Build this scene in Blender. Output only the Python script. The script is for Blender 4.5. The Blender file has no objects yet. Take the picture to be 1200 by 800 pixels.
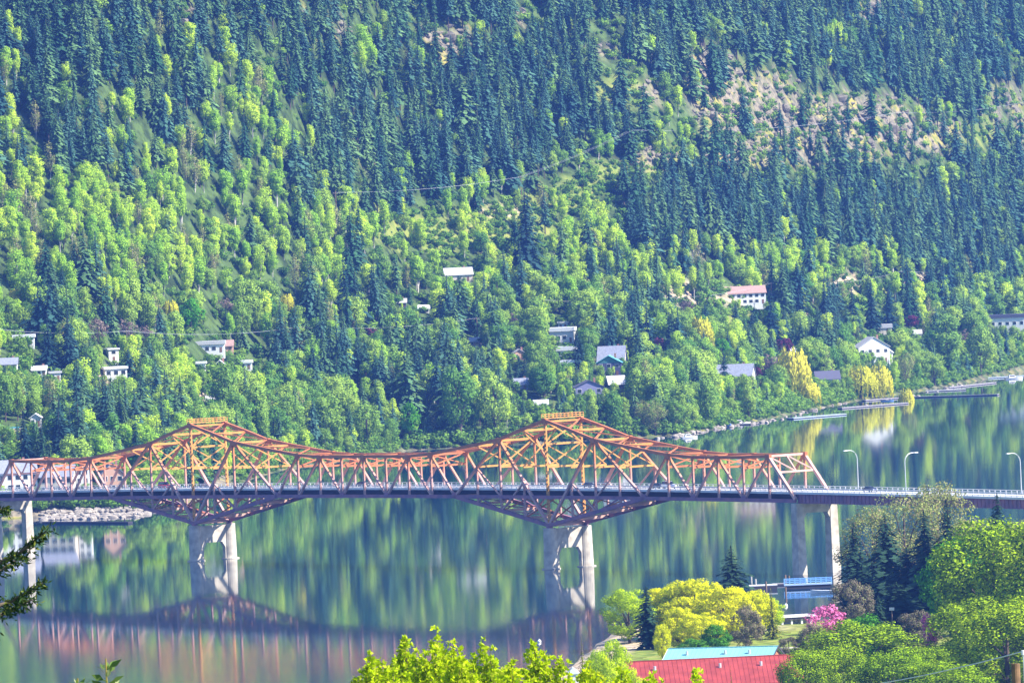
import bpy, bmesh, math, random
import numpy as np
from mathutils import Matrix, Vector

# ------------------------------------------------------------------ camera
F, CAMH, PITCH, ROLL = 8975.0, 101.7, -0.01887, 0.04426      # focal length in pixels of a 1200 wide frame
scene = bpy.context.scene
COL = scene.collection
cp, sp, cr, sr = math.cos(PITCH), math.sin(PITCH), math.cos(ROLL), math.sin(ROLL)
fwd = Vector((0, cp, sp)); upv = Vector((0, -sp, cp)); xv = Vector((1, 0, 0))
right = xv * cr - upv * sr
up = xv * sr + upv * cr
cam_data = bpy.data.cameras.new("camera")
cam = bpy.data.objects.new("camera", cam_data); COL.objects.link(cam)
cam.matrix_world = Matrix(((right.x, up.x, -fwd.x, 0), (right.y, up.y, -fwd.y, 0),
                           (right.z, up.z, -fwd.z, CAMH), (0, 0, 0, 1)))
cam_data.sensor_fit = 'HORIZONTAL'; cam_data.sensor_width = 36.0
cam_data.lens = 36.0 * F / 1200.0
cam_data.clip_start = 1.0; cam_data.clip_end = 20000.0
scene.camera = cam

# ------------------------------------------------------------------ light
SUN_EL, SUN_DIR = 45.0, Vector((0.72, -0.27, 0.70)).normalized()
world = bpy.data.worlds.new("World"); scene.world = world; world.use_nodes = True
wn = world.node_tree.nodes; wl = world.node_tree.links
sky = wn.new("ShaderNodeTexSky"); sky.sky_type = 'NISHITA'; sky.sun_disc = False
sky.sun_elevation = math.asin(SUN_DIR.z)
sky.sun_rotation = math.atan2(SUN_DIR.x, SUN_DIR.y)
sky.altitude = 500; sky.air_density = 1.0; sky.dust_density = 0.2; sky.ozone_density = 5.0
bg = wn["Background"]; bg.inputs["Strength"].default_value = 0.10
wl.new(sky.outputs["Color"], bg.inputs["Color"])
sun_data = bpy.data.lights.new("sun", 'SUN'); sun_data.energy = 5.0
sun_data.angle = math.radians(0.5); sun_data.color = (1.0, 0.93, 0.80)
sun = bpy.data.objects.new("sun", sun_data); COL.objects.link(sun)
sun.rotation_euler = SUN_DIR.to_track_quat('Z', 'Y').to_euler()
scene.view_settings.view_transform = 'Standard'; scene.view_settings.look = 'None'
scene.view_settings.gamma = 1.0; scene.view_settings.use_curve_mapping = False
scene.view_settings.exposure = 1.47
scene.cycles.max_bounces = 8; scene.cycles.diffuse_bounces = 2; scene.cycles.glossy_bounces = 3
scene.cycles.transparent_max_bounces = 6; scene.cycles.volume_bounces = 0
scene.cycles.use_denoising = True
HAZE_DENSITY = 0.000058

rng = np.random.default_rng(7)
random.seed(7)

# ------------------------------------------------------------------ picture <-> place
def ray(px, py):
    dx, dy = px - 600.0, 400.0 - py
    a = (dx * cr + dy * sr) / F; b = (-dx * sr + dy * cr) / F
    y = cp - b * sp; z = sp + b * cp
    return a / y, z / y                 # metres of x and z per metre of depth
def P(px, py, Y):
    a, b = ray(px, py); return Vector((a * Y, Y, CAMH + b * Y))
def proj(X, Y, Z):
    z = np.asarray(Z) - CAMH
    d = Y * cp + z * sp; v = -Y * sp + z * cp
    a = F * X / d; b = F * v / d
    return 600 + a * cr - b * sr, 400 - (a * sr + b * cr)

# ------------------------------------------------------------------ helpers
def obj(name, mesh, parent=None, loc=None, rotz=0):
    o = bpy.data.objects.new(name, mesh); COL.objects.link(o)
    if parent is not None: o.parent = parent
    if loc is not None: o.location = loc
    if rotz: o.rotation_euler = (0, 0, rotz)
    return o
def tag(o, label=None, cat=None, group=None, kind=None):
    if label: o['label'] = label
    if cat: o['category'] = cat
    if group: o['group'] = group
    if kind: o['kind'] = kind
    return o
def thing(name, label, cat, loc=(0, 0, 0), rotz=0, group=None):
    o = obj(name, None, None, loc, rotz); o.empty_display_size = 0.5
    return tag(o, label, cat, group)
def dup(root, loc, rotz=0, scale=None, label=None, group=None):
    r = root.copy(); COL.objects.link(r); r.location = loc; r.rotation_euler = (0, 0, rotz)
    if scale is not None: r.scale = scale
    if label: r['label'] = label
    if group: r['group'] = group
    for ch in list(root.children):
        c = ch.copy(); COL.objects.link(c); c.parent = r
        for g in list(ch.children):
            d = g.copy(); COL.objects.link(d); d.parent = c
    return r

class MB:
    """collects boxes, beams, prisms; builds ONE mesh"""
    def __init__(s): s.v = []; s.f = []; s.m = []
    def add(s, vs, fs, m=0):
        k = len(s.v); s.v += [tuple(p) for p in vs]; s.f += [tuple(i + k for i in f) for f in fs]; s.m += [m] * len(fs); return s
    BF = [(0, 3, 2, 1), (4, 5, 6, 7), (0, 1, 5, 4), (1, 2, 6, 5), (2, 3, 7, 6), (3, 0, 4, 7)]
    def box(s, x0, x1, y0, y1, z0, z1, m=0):
        return s.add([(x0, y0, z0), (x1, y0, z0), (x1, y1, z0), (x0, y1, z0), (x0, y0, z1), (x1, y0, z1), (x1, y1, z1), (x0, y1, z1)], MB.BF, m)
    def beam(s, a, b, w, h, side=None, m=0, off=0.0):
        """box beam from a to b; w along 'side' (horizontal), h across"""
        a, b = Vector(a), Vector(b); d = (b - a).normalized()
        sd = Vector(side) if side is not None else Vector((-d.y, d.x, 0))
        if sd.length < 1e-4: sd = Vector((1, 0, 0))
        sd = (sd - d * sd.dot(d)).normalized(); u = d.cross(sd).normalized()
        a = a + sd * off; b = b + sd * off
        sd = sd * (w / 2); u = u * (h / 2)
        vs = [a - sd - u, a + sd - u, a + sd + u, a - sd + u, b - sd - u, b + sd - u, b + sd + u, b - sd + u]
        return s.add(vs, MB.BF, m)
    def tube(s, pts, r, n=6, m=0, r1=None):
        pts = [Vector(p) for p in pts]; rings = []
        for i, p in enumerate(pts):
            d = (pts[min(i + 1, len(pts) - 1)] - pts[max(i - 1, 0)]).normalized()
            a = d.orthogonal().normalized() if abs(d.z) < .99 else Vector((1, 0, 0)); b = d.cross(a).normalized()
            rr = r if r1 is None else r + (r1 - r) * i / max(1, len(pts) - 1)
            rings.append([p + (a * math.cos(2 * math.pi * k / n) + b * math.sin(2 * math.pi * k / n)) * rr for k in range(n)])
        vs = [q for R in rings for q in R]; fs = []
        for i in range(len(pts) - 1):
            for k in range(n):
                fs.append((i * n + k, i * n + (k + 1) % n, (i + 1) * n + (k + 1) % n, (i + 1) * n + k))
        fs.append(tuple(range(n - 1, -1, -1))); fs.append(tuple(range((len(pts) - 1) * n, len(pts) * n)))
        return s.add(vs, fs, m)
    def prism(s, poly, axis_o, ex, ez, ey, m=0):
        """2-D polygon (u,v) in plane ex,ez from axis_o, extruded by vector ey"""
        o_ = Vector(axis_o); ex, ez, ey = Vector(ex), Vector(ez), Vector(ey); n = len(poly)
        A = [o_ + ex * u + ez * v for u, v in poly]; B = [p + ey for p in A]
        fs = [tuple(range(n)), tuple(range(2 * n - 1, n - 1, -1))] + [(i, i + n, (i + 1) % n + n, (i + 1) % n) for i in range(n)]
        return s.add(A + B, fs, m)
    def build(s, name, mats, parent=None, loc=None, smooth=False, **kw):
        me = bpy.data.meshes.new(name); me.from_pydata(s.v, [], s.f); me.update()
        for mm in (mats if isinstance(mats, (list, tuple)) else [mats]): me.materials.append(mm)
        me.polygons.foreach_set('material_index', s.m)
        bm = bmesh.new(); bm.from_mesh(me); bmesh.ops.recalc_face_normals(bm, faces=bm.faces); bm.to_mesh(me); bm.free()
        if smooth: me.polygons.foreach_set('use_smooth', [True] * len(me.polygons))
        return obj(name, me, parent, loc)

def mesh_quads(name, V, Q, mats, midx=None):
    """fast mesh from float array V (n,3) and int array Q (m,4)"""
    me = bpy.data.meshes.new(name); V = np.asarray(V, np.float32); Q = np.asarray(Q, np.int32)
    me.vertices.add(len(V)); me.vertices.foreach_set('co', V.ravel())
    k = Q.shape[1]
    me.loops.add(Q.size); me.loops.foreach_set('vertex_index', Q.ravel())
    me.polygons.add(len(Q)); me.polygons.foreach_set('loop_start', np.arange(0, Q.size, k, dtype=np.int32))
    try: me.polygons.foreach_set('loop_total', np.full(len(Q), k, np.int32))
    except Exception: pass
    for m in mats: me.materials.append(m)
    if midx is not None: me.polygons.foreach_set('material_index', np.asarray(midx, np.int32))
    me.update(calc_edges=True); me.validate()
    return me

# ------------------------------------------------------------------ materials
MATS = {}
def mat(name, col, rough=0.7, var=0.0, vscale=1.0, metal=0.0, col2=None, bump=0.0, spec=0.3):
    if name in MATS: return MATS[name]
    m = bpy.data.materials.new(name); m.use_nodes = True; nt = m.node_tree; b = nt.nodes['Principled BSDF']
    b.inputs['Roughness'].default_value = rough; b.inputs['Metallic'].default_value = metal
    b.inputs['Specular IOR Level'].default_value = spec
    c = (*col, 1)
    if var or col2:
        tc = nt.nodes.new('ShaderNodeNewGeometry'); nz = nt.nodes.new('ShaderNodeTexNoise')
        nz.inputs['Scale'].default_value = vscale; nz.inputs['Detail'].default_value = 5
        nt.links.new(tc.outputs['Position'], nz.inputs['Vector'])
        rp = nt.nodes.new('ShaderNodeValToRGB'); nt.links.new(nz.outputs['Fac'], rp.inputs['Fac'])
        lo = tuple(x * (1 - var) for x in col) if col2 is None else col2
        rp.color_ramp.elements[0].position = .35; rp.color_ramp.elements[1].position = .65
        rp.color_ramp.elements[0].color = (*lo, 1); rp.color_ramp.elements[1].color = (*[x * (1 + var) for x in col], 1)
        nt.links.new(rp.outputs['Color'], b.inputs['Base Color'])
        if bump:
            bp = nt.nodes.new('ShaderNodeBump'); bp.inputs['Strength'].default_value = bump
            nt.links.new(nz.outputs['Fac'], bp.inputs['Height']); nt.links.new(bp.outputs['Normal'], b.inputs['Normal'])
    else: b.inputs['Base Color'].default_value = c
    MATS[name] = m; return m

def leaf(name, c1, c2, c3=None, trans=0.3, vary=.3):
    """foliage: colour differs from tree to tree and from leaf clump to leaf clump"""
    if name in MATS: return MATS[name]
    m = bpy.data.materials.new(name); m.use_nodes = True; nt = m.node_tree; N = nt.nodes; L = nt.links
    N.remove(N['Principled BSDF']); out = N['Material Output']
    oi = N.new('ShaderNodeObjectInfo'); gi = N.new('ShaderNodeNewGeometry')
    r1 = N.new('ShaderNodeMix'); r1.data_type = 'RGBA'
    r1.inputs[6].default_value = (*c1, 1); r1.inputs[7].default_value = (*c2, 1)
    L.new(oi.outputs['Random'], r1.inputs[0])
    hsv = N.new('ShaderNodeHueSaturation')
    mr = N.new('ShaderNodeMapRange'); mr.inputs[3].default_value = 1 - vary; mr.inputs[4].default_value = 1 + vary
    L.new(gi.outputs['Random Per Island'], mr.inputs[0]); L.new(mr.outputs[0], hsv.inputs['Value'])
    L.new(r1.outputs[2], hsv.inputs['Color'])
    src = hsv.outputs['Color']
    if c3:
        r2 = N.new('ShaderNodeMix'); r2.data_type = 'RGBA'; r2.inputs[7].default_value = (*c3, 1)
        th = N.new('ShaderNodeMath'); th.operation = 'GREATER_THAN'; th.inputs[1].default_value = .8
        L.new(gi.outputs['Random Per Island'], th.inputs[0]); L.new(th.outputs[0], r2.inputs[0]); L.new(src, r2.inputs[6]); src = r2.outputs[2]
    df = N.new('ShaderNodeBsdfDiffuse'); tr = N.new('ShaderNodeBsdfTranslucent'); mx = N.new('ShaderNodeMixShader')
    mx.inputs[0].default_value = trans
    L.new(src, df.inputs['Color']); L.new(src, tr.inputs['Color'])
    L.new(df.outputs[0], mx.inputs[1]); L.new(tr.outputs[0], mx.inputs[2]); L.new(mx.outputs[0], out.inputs['Surface'])
    MATS[name] = m; return m

L_CON = leaf('conifer_needles', (.036, .105, .055), (.13, .235, .08), trans=.1)
L_CONB = leaf('shade_blue_conifer_needles', (.035, .095, .08), (.085, .185, .115), trans=.1)  # bluer base colour: blue of hazy, shaded foliage put into the needles
L_DCON = leaf('blue_black_fir_needles', (.018, .050, .050), (.030, .070, .060), trans=.08)
L_NCON = leaf('dark_fir_needles', (.022, .055, .032), (.035, .075, .042), trans=.1)
L_ASP = leaf('aspen_leaf', (.30, .55, .05), (.60, .76, .065), trans=.4)
L_BRO = leaf('broad_leaf', (.11, .27, .045), (.38, .54, .075), trans=.3)
L_LIME = leaf('lime_leaf', (.10, .34, .02), (.12, .36, .02), trans=.4)
L_YEL = leaf('yellow_leaf', (.76, .80, .006), (.86, .84, .006), (.48, .52, .01), trans=.4)
L_YELG = leaf('yellow_green_leaf', (.44, .60, .012), (.52, .64, .012), trans=.4)
L_WIL = leaf('willow_leaf', (.62, .62, .05), (.70, .66, .07), trans=.4)
L_OLI = leaf('olive_leaf', (.25, .42, .009), (.34, .48, .011), (.06, .13, .010), trans=.22, vary=.5)
L_GRN = leaf('fresh_green_leaf', (.07, .26, .015), (.10, .28, .02), trans=.35)
L_PUR = leaf('purple_leaf', (.13, .035, .07), (.15, .05, .08), trans=.2)
L_PINK = leaf('pink_blossom', (.62, .14, .36), (.70, .2, .42), trans=.3)
L_TWIG = leaf('bare_twigs', (.17, .12, .13), (.22, .17, .13), trans=.1)
L_NTWIG = leaf('brown_budding_twigs', (.16, .14, .10), (.24, .20, .13), (.20, .24, .08), trans=.1)
L_PALE = leaf('pale_spring_twigs', (.29, .35, .09), (.34, .37, .12), (.30, .24, .13), trans=.25)
L_SHR = leaf('shrub_leaf', (.08, .20, .03), (.24, .40, .05), trans=.3)
L_GOLD = leaf('golden_conifer_needles', (.22, .24, .02), (.26, .26, .02), (.05, .09, .02), trans=.15)
M_BARK = mat('bark', (.10, .075, .06), .9)
M_PALEBARK = mat('pale_bark', (.42, .40, .36), .9)
M_PAINT = mat('orange_bridge_paint', (.54, .20, .075), .55, col2=(.42, .135, .055), vscale=.35)
M_PAINTP = mat('sunlit_pink_bridge_paint', (.58, .34, .28), .6, var=.15, vscale=.5)  # paler pink of the sunlit end portal put into the paint colour
M_PAINTD = mat('sun_faded_bridge_paint', (.62, .30, .18), .6, col2=(.52, .21, .11), vscale=.2)
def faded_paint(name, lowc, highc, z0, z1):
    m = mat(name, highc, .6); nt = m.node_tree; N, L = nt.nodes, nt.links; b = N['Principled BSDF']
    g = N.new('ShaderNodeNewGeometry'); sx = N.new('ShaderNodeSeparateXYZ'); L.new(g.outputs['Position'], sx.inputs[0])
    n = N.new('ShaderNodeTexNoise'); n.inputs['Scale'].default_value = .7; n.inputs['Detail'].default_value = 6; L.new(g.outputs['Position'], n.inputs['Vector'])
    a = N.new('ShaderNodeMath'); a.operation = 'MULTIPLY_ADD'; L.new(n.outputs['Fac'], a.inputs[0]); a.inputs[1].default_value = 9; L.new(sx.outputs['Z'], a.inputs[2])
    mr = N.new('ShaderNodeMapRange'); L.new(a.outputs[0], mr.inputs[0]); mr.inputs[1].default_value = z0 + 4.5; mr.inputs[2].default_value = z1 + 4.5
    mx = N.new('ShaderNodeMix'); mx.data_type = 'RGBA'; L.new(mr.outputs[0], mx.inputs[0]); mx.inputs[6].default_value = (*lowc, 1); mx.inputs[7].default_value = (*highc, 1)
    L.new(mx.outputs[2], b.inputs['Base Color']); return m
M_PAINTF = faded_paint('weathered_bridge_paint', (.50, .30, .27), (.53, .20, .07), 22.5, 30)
M_PAINTG = mat('golden_bridge_paint', (.60, .29, .07), .55, var=.15, vscale=.5)
M_STEEL = mat('shaded_bridge_paint', (.34, .15, .19), .6, col2=(.19, .11, .18), vscale=.4)  # mauve of the lower steel in shade put into the paint colour
M_DARK = mat('dark_and_shaded_steel', (.05, .035, .045), .7)  # floor beams: shade under the deck put into the colour; bin lid plain dark
M_CONC = mat('concrete', (.58, .52, .43), .85, col2=(.36, .32, .27), vscale=.5, bump=.1)
M_ROAD = mat('deck_asphalt', (.60, .59, .58), .8, var=.12, vscale=.3)
M_RAIL = mat('pale_parapet', (.66, .65, .65), .7, var=.06, vscale=.5)
M_LAMP = mat('galvanised_pole', (.55, .57, .60), .4, metal=.3)

# ------------------------------------------------------------------ terrain
FS = np.array([(-900, 2500), (-260, 2590), (-170, 2604), (-148, 2606), (-126, 2606), (-120, 2640), (-108, 2800), (-92, 2965), (-44, 3130), (20, 3150), (69, 3175), (90, 3255), (112, 3350),
               (157, 3550), (210, 3730), (257, 3926), (340, 4300), (900, 6000)], float)
BR = np.array([(-900, 2400), (-260, 2520), (-150, 2600), (-120, 2700), (-90, 2880), (-44, 3090), (20, 3140), (69, 3165), (112, 3340), (157, 3540), (257, 3900), (340, 4250), (900, 5900)], float)
MF = np.array([(-900, 2900), (-260, 2960), (-170, 3010), (-100, 3230), (-44, 3440), (20, 3560), (70, 3600), (112, 3690), (157, 3830), (257, 4080), (340, 4330), (900, 5900)], float)
def vnoise(x, y, s, seed):
    r = np.random.default_rng(seed); T = r.random((64, 64)); u, v = x / s, y / s
    i, j = np.floor(u).astype(int), np.floor(v).astype(int); a, b = u - i, v - j; a = a * a * (3 - 2 * a); b = b * b * (3 - 2 * b)
    g = lambda p, q: T[p % 64, q % 64]
    return (g(i, j) * (1 - a) + g(i + 1, j) * a) * (1 - b) + (g(i, j + 1) * (1 - a) + g(i + 1, j + 1) * a) * b - .5
def shore_dist(x, y):
    d = np.full(np.shape(x), 1e9)
    for (x0, y0), (x1, y1) in zip(FS[:-1], FS[1:]):
        ux, uy = x1 - x0, y1 - y0; t = np.clip(((x - x0) * ux + (y - y0) * uy) / (ux * ux + uy * uy), 0, 1)
        d = np.minimum(d, np.hypot(x - x0 - t * ux, y - y0 - t * uy))
    return np.where(y > np.interp(x, FS[:, 0], FS[:, 1]), d, -d)
def hfar(x, y):
    x = np.asarray(x, float); y = np.asarray(y, float)
    d = shore_dist(x, y)
    e = y - np.interp(x, BR[:, 0], BR[:, 1])
    bench = 1.5 + .15 * np.maximum(e, 0) + 1.6 * vnoise(x, y, 37, 1) * np.clip(e / 60, 0, 1)
    side = np.where(d > 0, np.minimum(d * .55, 2.2) + .42 * np.maximum(d - 4, 0), d * .25)
    z = np.minimum(bench, side)
    m = y - np.interp(x, MF[:, 0], MF[:, 1])
    s = 60.; mm = .56 * s * np.logaddexp(0, np.clip(m / s, -30, 60))
    mt = np.clip(m / 80, 0, 1)
    z = z + np.where(d > 0, mm, 0) + mt * (9 * vnoise(x, y, 70, 2) + 3.5 * vnoise(x, y, 24, 3))
    return np.maximum(z, -6)
NS = np.array([(-900, 1200), (-260, 1330), (-90, 1420), (0, 1560), (9, 1650), (15, 1720), (20, 1768), (28, 1796), (45, 1800), (62, 1775), (76, 1790), (86, 1840), (90, 1930), (98, 1990), (130, 2035), (250, 2060), (900, 2040)], float)
def hnear(x, y):
    x = np.asarray(x, float); y = np.asarray(y, float)
    d = np.interp(x, NS[:, 0], NS[:, 1]) - y
    flat = np.where(d > 0, np.minimum(.05 * d, 1.2) + .006 * np.maximum(d - 24, 0), d * .12)
    flat = np.minimum(flat, 3.5)
    hill = 92.5 - .0665 * y + .8 * vnoise(x, y, 60, 5)
    # rise to the right bank under the tall trees
    bank = np.clip((x - 75) / 60, 0, 1) * np.clip((1990 - y) / 60, 0, 1) * np.clip(d / 25, 0, 1) * 3.0
    return np.maximum(np.maximum(flat + bank, hill), -5)
_Ys = np.arange(2450, 5200, 1.5)
def G(px, py):
    """the point of the far shore seen at this pixel"""
    a, b = ray(px, py); zz = CAMH + b * _Ys; h = hfar(a * _Ys, _Ys)
    k = np.nonzero(zz <= np.maximum(h, 0))[0]
    Y = _Ys[k[0]] if len(k) else 4000.
    return Vector((a * Y, Y, float(hfar(a * Y, Y))))

def grid(name, xs, ys, fn, mats, attr=None):
    X, Y = np.meshgrid(xs, ys); Z = fn(X, Y); n, m = X.shape
    V = np.stack([X, Y, Z], -1).reshape(-1, 3); I = np.arange(n * m).reshape(n, m)
    Q = np.stack([I[:-1, :-1], I[:-1, 1:], I[1:, 1:], I[1:, :-1]], -1).reshape(-1, 4)
    me = mesh_quads(name, V, Q, mats); me.polygons.foreach_set('use_smooth', [True] * len(me.polygons))
    if attr is not None:
        A = attr(X.ravel(), Y.ravel(), Z.ravel())
        ca = me.color_attributes.new('cover', 'FLOAT_COLOR', 'POINT'); ca.data.foreach_set('color', A.astype(np.float32).ravel())
    return obj(name, me)

# ground cover: rock outcrops, bare earth and meadow of the far slope, as places on the ground
def blobs(X, Y, Z, lst):
    px, py = proj(X, Y, Z); w = np.zeros(len(X))
    n = .55 * vnoise(X, Y, 16, 11) + .5 * vnoise(X, Y, 6, 12)
    for cx, cy, rx, ry in lst:
        w = np.maximum(w, np.clip((1.05 - np.hypot((px - cx) / rx, (py - cy) / ry) + n) * 3, 0, 1))
    return w
ROCK = [(838, 105, 36, 46), (880, 150, 60, 32), (935, 140, 60, 28), (1010, 135, 70, 26), (1060, 165, 50, 22), (960, 175, 90, 18), (530, 55, 24, 26), (505, 40, 14, 10), (1180, 125, 40, 18),
        (1022, 12, 18, 16), (762, 186, 34, 12), (822, 72, 18, 16), (398, 36, 14, 10), (608, 20, 10, 10), (222, 22, 14, 8), (760, 108, 20, 12), (360, 24, 10, 10), (430, 185, 12, 8), (712, 60, 14, 10), (880, 180, 60, 16), (905, 100, 30, 18), (1110, 150, 22, 12)]
SAND = [(985, 330, 30, 12), (868, 350, 46, 10), (800, 345, 30, 14), (1085, 330, 22, 8), (822, 291, 28, 5), (590, 248, 26, 5), (130, 440, 24, 14), (935, 360, 22, 10), (560, 402, 12, 6), (240, 462, 12, 6)]
MEAD = [(870, 375, 40, 9), (248, 440, 18, 12), (20, 515, 18, 12), (600, 250, 34, 13), (640, 237, 34, 13), (680, 220, 36, 14), (715, 204, 30, 13), (755, 196, 24, 10), (790, 182, 30, 12), (540, 272, 112, 25), (660, 232, 40, 12), (735, 108, 40, 18), (860, 165, 50, 26), (1170, 160, 60, 12), (925, 462, 40, 16), (480, 264, 60, 14), (1020, 345, 30, 12)]
def cover(X, Y, Z):
    r = blobs(X, Y, Z, ROCK); s = blobs(X, Y, Z, SAND); g = blobs(X, Y, Z, MEAD)
    d = shore_dist(X, Y)
    r = np.maximum(r, np.clip((np.where(X < -105, 9, 1.0) - d) / 2, 0, 1) * np.clip(d + 3, 0, 1))
    return np.stack([r, s, g, np.ones_like(r)], -1)
def terrain_mat(name, base1, base2):
    m = bpy.data.materials.new(name); m.use_nodes = True; nt = m.node_tree; N = nt.nodes; L = nt.links; b = N['Principled BSDF']
    b.inputs['Roughness'].default_value = .95; b.inputs['Specular IOR Level'].default_value = .1
    geo = N.new('ShaderNodeNewGeometry'); at = N.new('ShaderNodeVertexColor'); at.layer_name = 'cover'
    sx = N.new('ShaderNodeSeparateColor'); L.new(at.outputs['Color'], sx.inputs[0])
    def noise(s, d=6):
        n = N.new('ShaderNodeTexNoise'); n.inputs['Scale'].default_value = s; n.inputs['Detail'].default_value = d
        L.new(geo.outputs['Position'], n.inputs['Vector']); return n.outputs['Fac']
    def ramp(f, c1, c2, a=.35, z=.65):
        r = N.new('ShaderNodeValToRGB'); L.new(f, r.inputs[0]); r.color_ramp.elements[0].color = (*c1, 1); r.color_ramp.elements[1].color = (*c2, 1)
        r.color_ramp.elements[0].position = a; r.color_ramp.elements[1].position = z; return r.outputs[0]
    def mix(f, a, c):
        x = N.new('ShaderNodeMix'); x.data_type = 'RGBA'; L.new(f, x.inputs[0]); L.new(a, x.inputs[6]); L.new(c, x.inputs[7]); return x.outputs[2]
    n1 = noise(.06); n2 = noise(.35); n3 = noise(.14)
    c = mix(n2, ramp(n1, base1, base2), ramp(n3, tuple(v * .45 for v in base1), tuple(v * 1.5 for v in base2), .42, .58))
    c = mix(sx.outputs[2], c, ramp(n3, (.15, .22, .035), (.26, .27, .06)))
    c = mix(sx.outputs[1], c, ramp(n3, (.40, .30, .20), (.55, .45, .33)))
    vor = N.new('ShaderNodeTexVoronoi'); vor.inputs['Scale'].default_value = .28; L.new(geo.outputs['Position'], vor.inputs['Vector'])
    rk = ramp(n2, (.115, .105, .085), (.29, .245, .165), .3, .62)
    rk2 = mix(ramp(n1, (0, 0, 0), (1, 1, 1), .52, .6), rk, ramp(n2, (.16, .2, .05), (.42, .33, .08)))
    c = mix(sx.outputs[0], c, rk2)
    L.new(c, b.inputs['Base Color'])
    bp = N.new('ShaderNodeBump'); bp.inputs['Strength'].default_value = .8; bp.inputs['Distance'].default_value = 1.5
    L.new(vor.outputs['Distance'], bp.inputs['Height']); L.new(bp.outputs['Normal'], b.inputs['Normal'])
    return m
xs = np.concatenate([np.arange(-1500, -320, 60), np.arange(-320, 480, 5.0), np.arange(480, 1600, 60)])
ys = np.concatenate([np.arange(2430, 4300, 5.0), np.arange(4300, 5600, 40)])
hill = grid('hillside', xs, ys, hfar, [terrain_mat('hillside_ground', (.035, .06, .018), (.075, .12, .03))], cover)
tag(hill, 'steep wooded hillside rising from the far shore with rock outcrops', None, None, 'structure')
def ncover(X, Y, Z):
    d = np.interp(X, NS[:, 0], NS[:, 1]) - Y; px, py = proj(X, Y, Z)
    s = np.clip((120 - d - np.maximum(X - 20, 0) * 1.6) / 6, 0, 1) * np.clip((62 - X) / 10, 0, 1) * (X > -30)
    s = np.maximum(s, np.clip((9 - d) / 4, 0, 1))
    g = np.clip((d - 5) / 8, 0, 1) * (Y > 1400)
    return np.stack([np.zeros_like(s), s, g, np.ones_like(s)], -1)
xs = np.concatenate([np.arange(-1500, -160, 60), np.arange(-160, 240, 4.0), np.arange(240, 1600, 60)])
ys = np.concatenate([np.arange(-300, 1400, 25), np.arange(1400, 2100, 5.0)])
near = grid('near_shore_ground', xs, ys, hnear, [terrain_mat('near_ground', (.05, .09, .02), (.09, .13, .03))], ncover)
tag(near, 'near bank with lawn and sandy beach below the viewpoint', None, None, 'structure')

# ------------------------------------------------------------------ water
def water_mat():
    m = bpy.data.materials.new('lake_water'); m.use_nodes = True; nt = m.node_tree; N = nt.nodes; L = nt.links; b = N['Principled BSDF']
    b.inputs['Base Color'].default_value = (.006, .032, .066, 1); b.inputs['IOR'].default_value = 1.33
    b.inputs['Specular IOR Level'].default_value = .5
    geo = N.new('ShaderNodeNewGeometry')
    mp = N.new('ShaderNodeMapping'); L.new(geo.outputs['Position'], mp.inputs['Vector']); mp.inputs['Scale'].default_value = (.012, .0028, .01)
    n = N.new('ShaderNodeTexNoise'); n.inputs['Scale'].default_value = 1.; n.inputs['Detail'].default_value = 4; L.new(mp.outputs[0], n.inputs['Vector'])
    sx = N.new('ShaderNodeSeparateXYZ'); L.new(geo.outputs['Position'], sx.inputs[0])
    # breeze roughens the water towards the near shore
    a = N.new('ShaderNodeMath'); a.operation = 'MULTIPLY_ADD'; L.new(n.outputs['Fac'], a.inputs[0]); a.inputs[1].default_value = 260; L.new(sx.outputs['Y'], a.inputs[2])
    mr = N.new('ShaderNodeMapRange'); L.new(a.outputs[0], mr.inputs[0]); mr.inputs[1].default_value = 1860; mr.inputs[2].default_value = 2000
    mr.inputs[3].default_value = 1.0; mr.inputs[4].default_value = 0.0
    r = N.new('ShaderNodeMapRange'); L.new(mr.outputs[0], r.inputs[0]); r.inputs[3].default_value = .040; r.inputs[4].default_value = .070
    L.new(r.outputs[0], b.inputs['Roughness'])
    w = N.new('ShaderNodeTexNoise'); w.inputs['Scale'].default_value = .5; w.inputs['Detail'].default_value = 3; L.new(geo.outputs['Position'], w.inputs['Vector'])
    bp = N.new('ShaderNodeBump'); bp.inputs['Strength'].default_value = 1.0
    dd = N.new('ShaderNodeMapRange'); L.new(mr.outputs[0], dd.inputs[0]); dd.inputs[3].default_value = .0012; dd.inputs[4].default_value = .006
    L.new(dd.outputs[0], bp.inputs['Distance']); L.new(w.outputs['Fac'], bp.inputs['Height']); L.new(bp.outputs['Normal'], b.inputs['Normal'])
    return m
lake = MB().add([(-1600, 1000, 0), (1700, 1000, 0), (1700, 6200, 0), (-1600, 6200, 0)], [(0, 1, 2, 3)]).build('lake_water', water_mat())
tag(lake, 'calm lake mirroring the wooded hillside', None, None, 'structure')

# ------------------------------------------------------------------ bridge
TH, BW, PAN = 0.9447, 12.0, 175 / 16.0
BA = Vector((-94.56, 2226.1, 0)); BU = Vector((math.cos(TH), -math.sin(TH), 0)); BN = Vector((math.sin(TH), math.cos(TH), 0))
def deck_z(t):
    c = (t - 8) / 18.0; return 21.58 + 1.04 * c - 1.19 * c * c
def B(t, s, z): return BA + BU * (t * PAN) + BN * s + Vector((0, 0, z))
bridge = thing('truss_bridge', 'long orange steel cantilever truss bridge crossing the lake on concrete piers', 'bridge')
CH = -2.2                                   # bottom chord below the road
TOPK = {0: 18.7, 1: 16.2, 2: 13.5, 3: 12.1, 4: 10.8, 5: 9.55, 6: 8.95, 7: 9.0, 8: 9.0, 9: 9.4}
def tt(t): return abs(t) if t < 8 else abs(t - 16)
def topz(t): return deck_z(t) + TOPK[min(int(tt(t)), 9)]
def botz(t): return deck_z(t) + CH
LOWZ = -9.9
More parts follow.
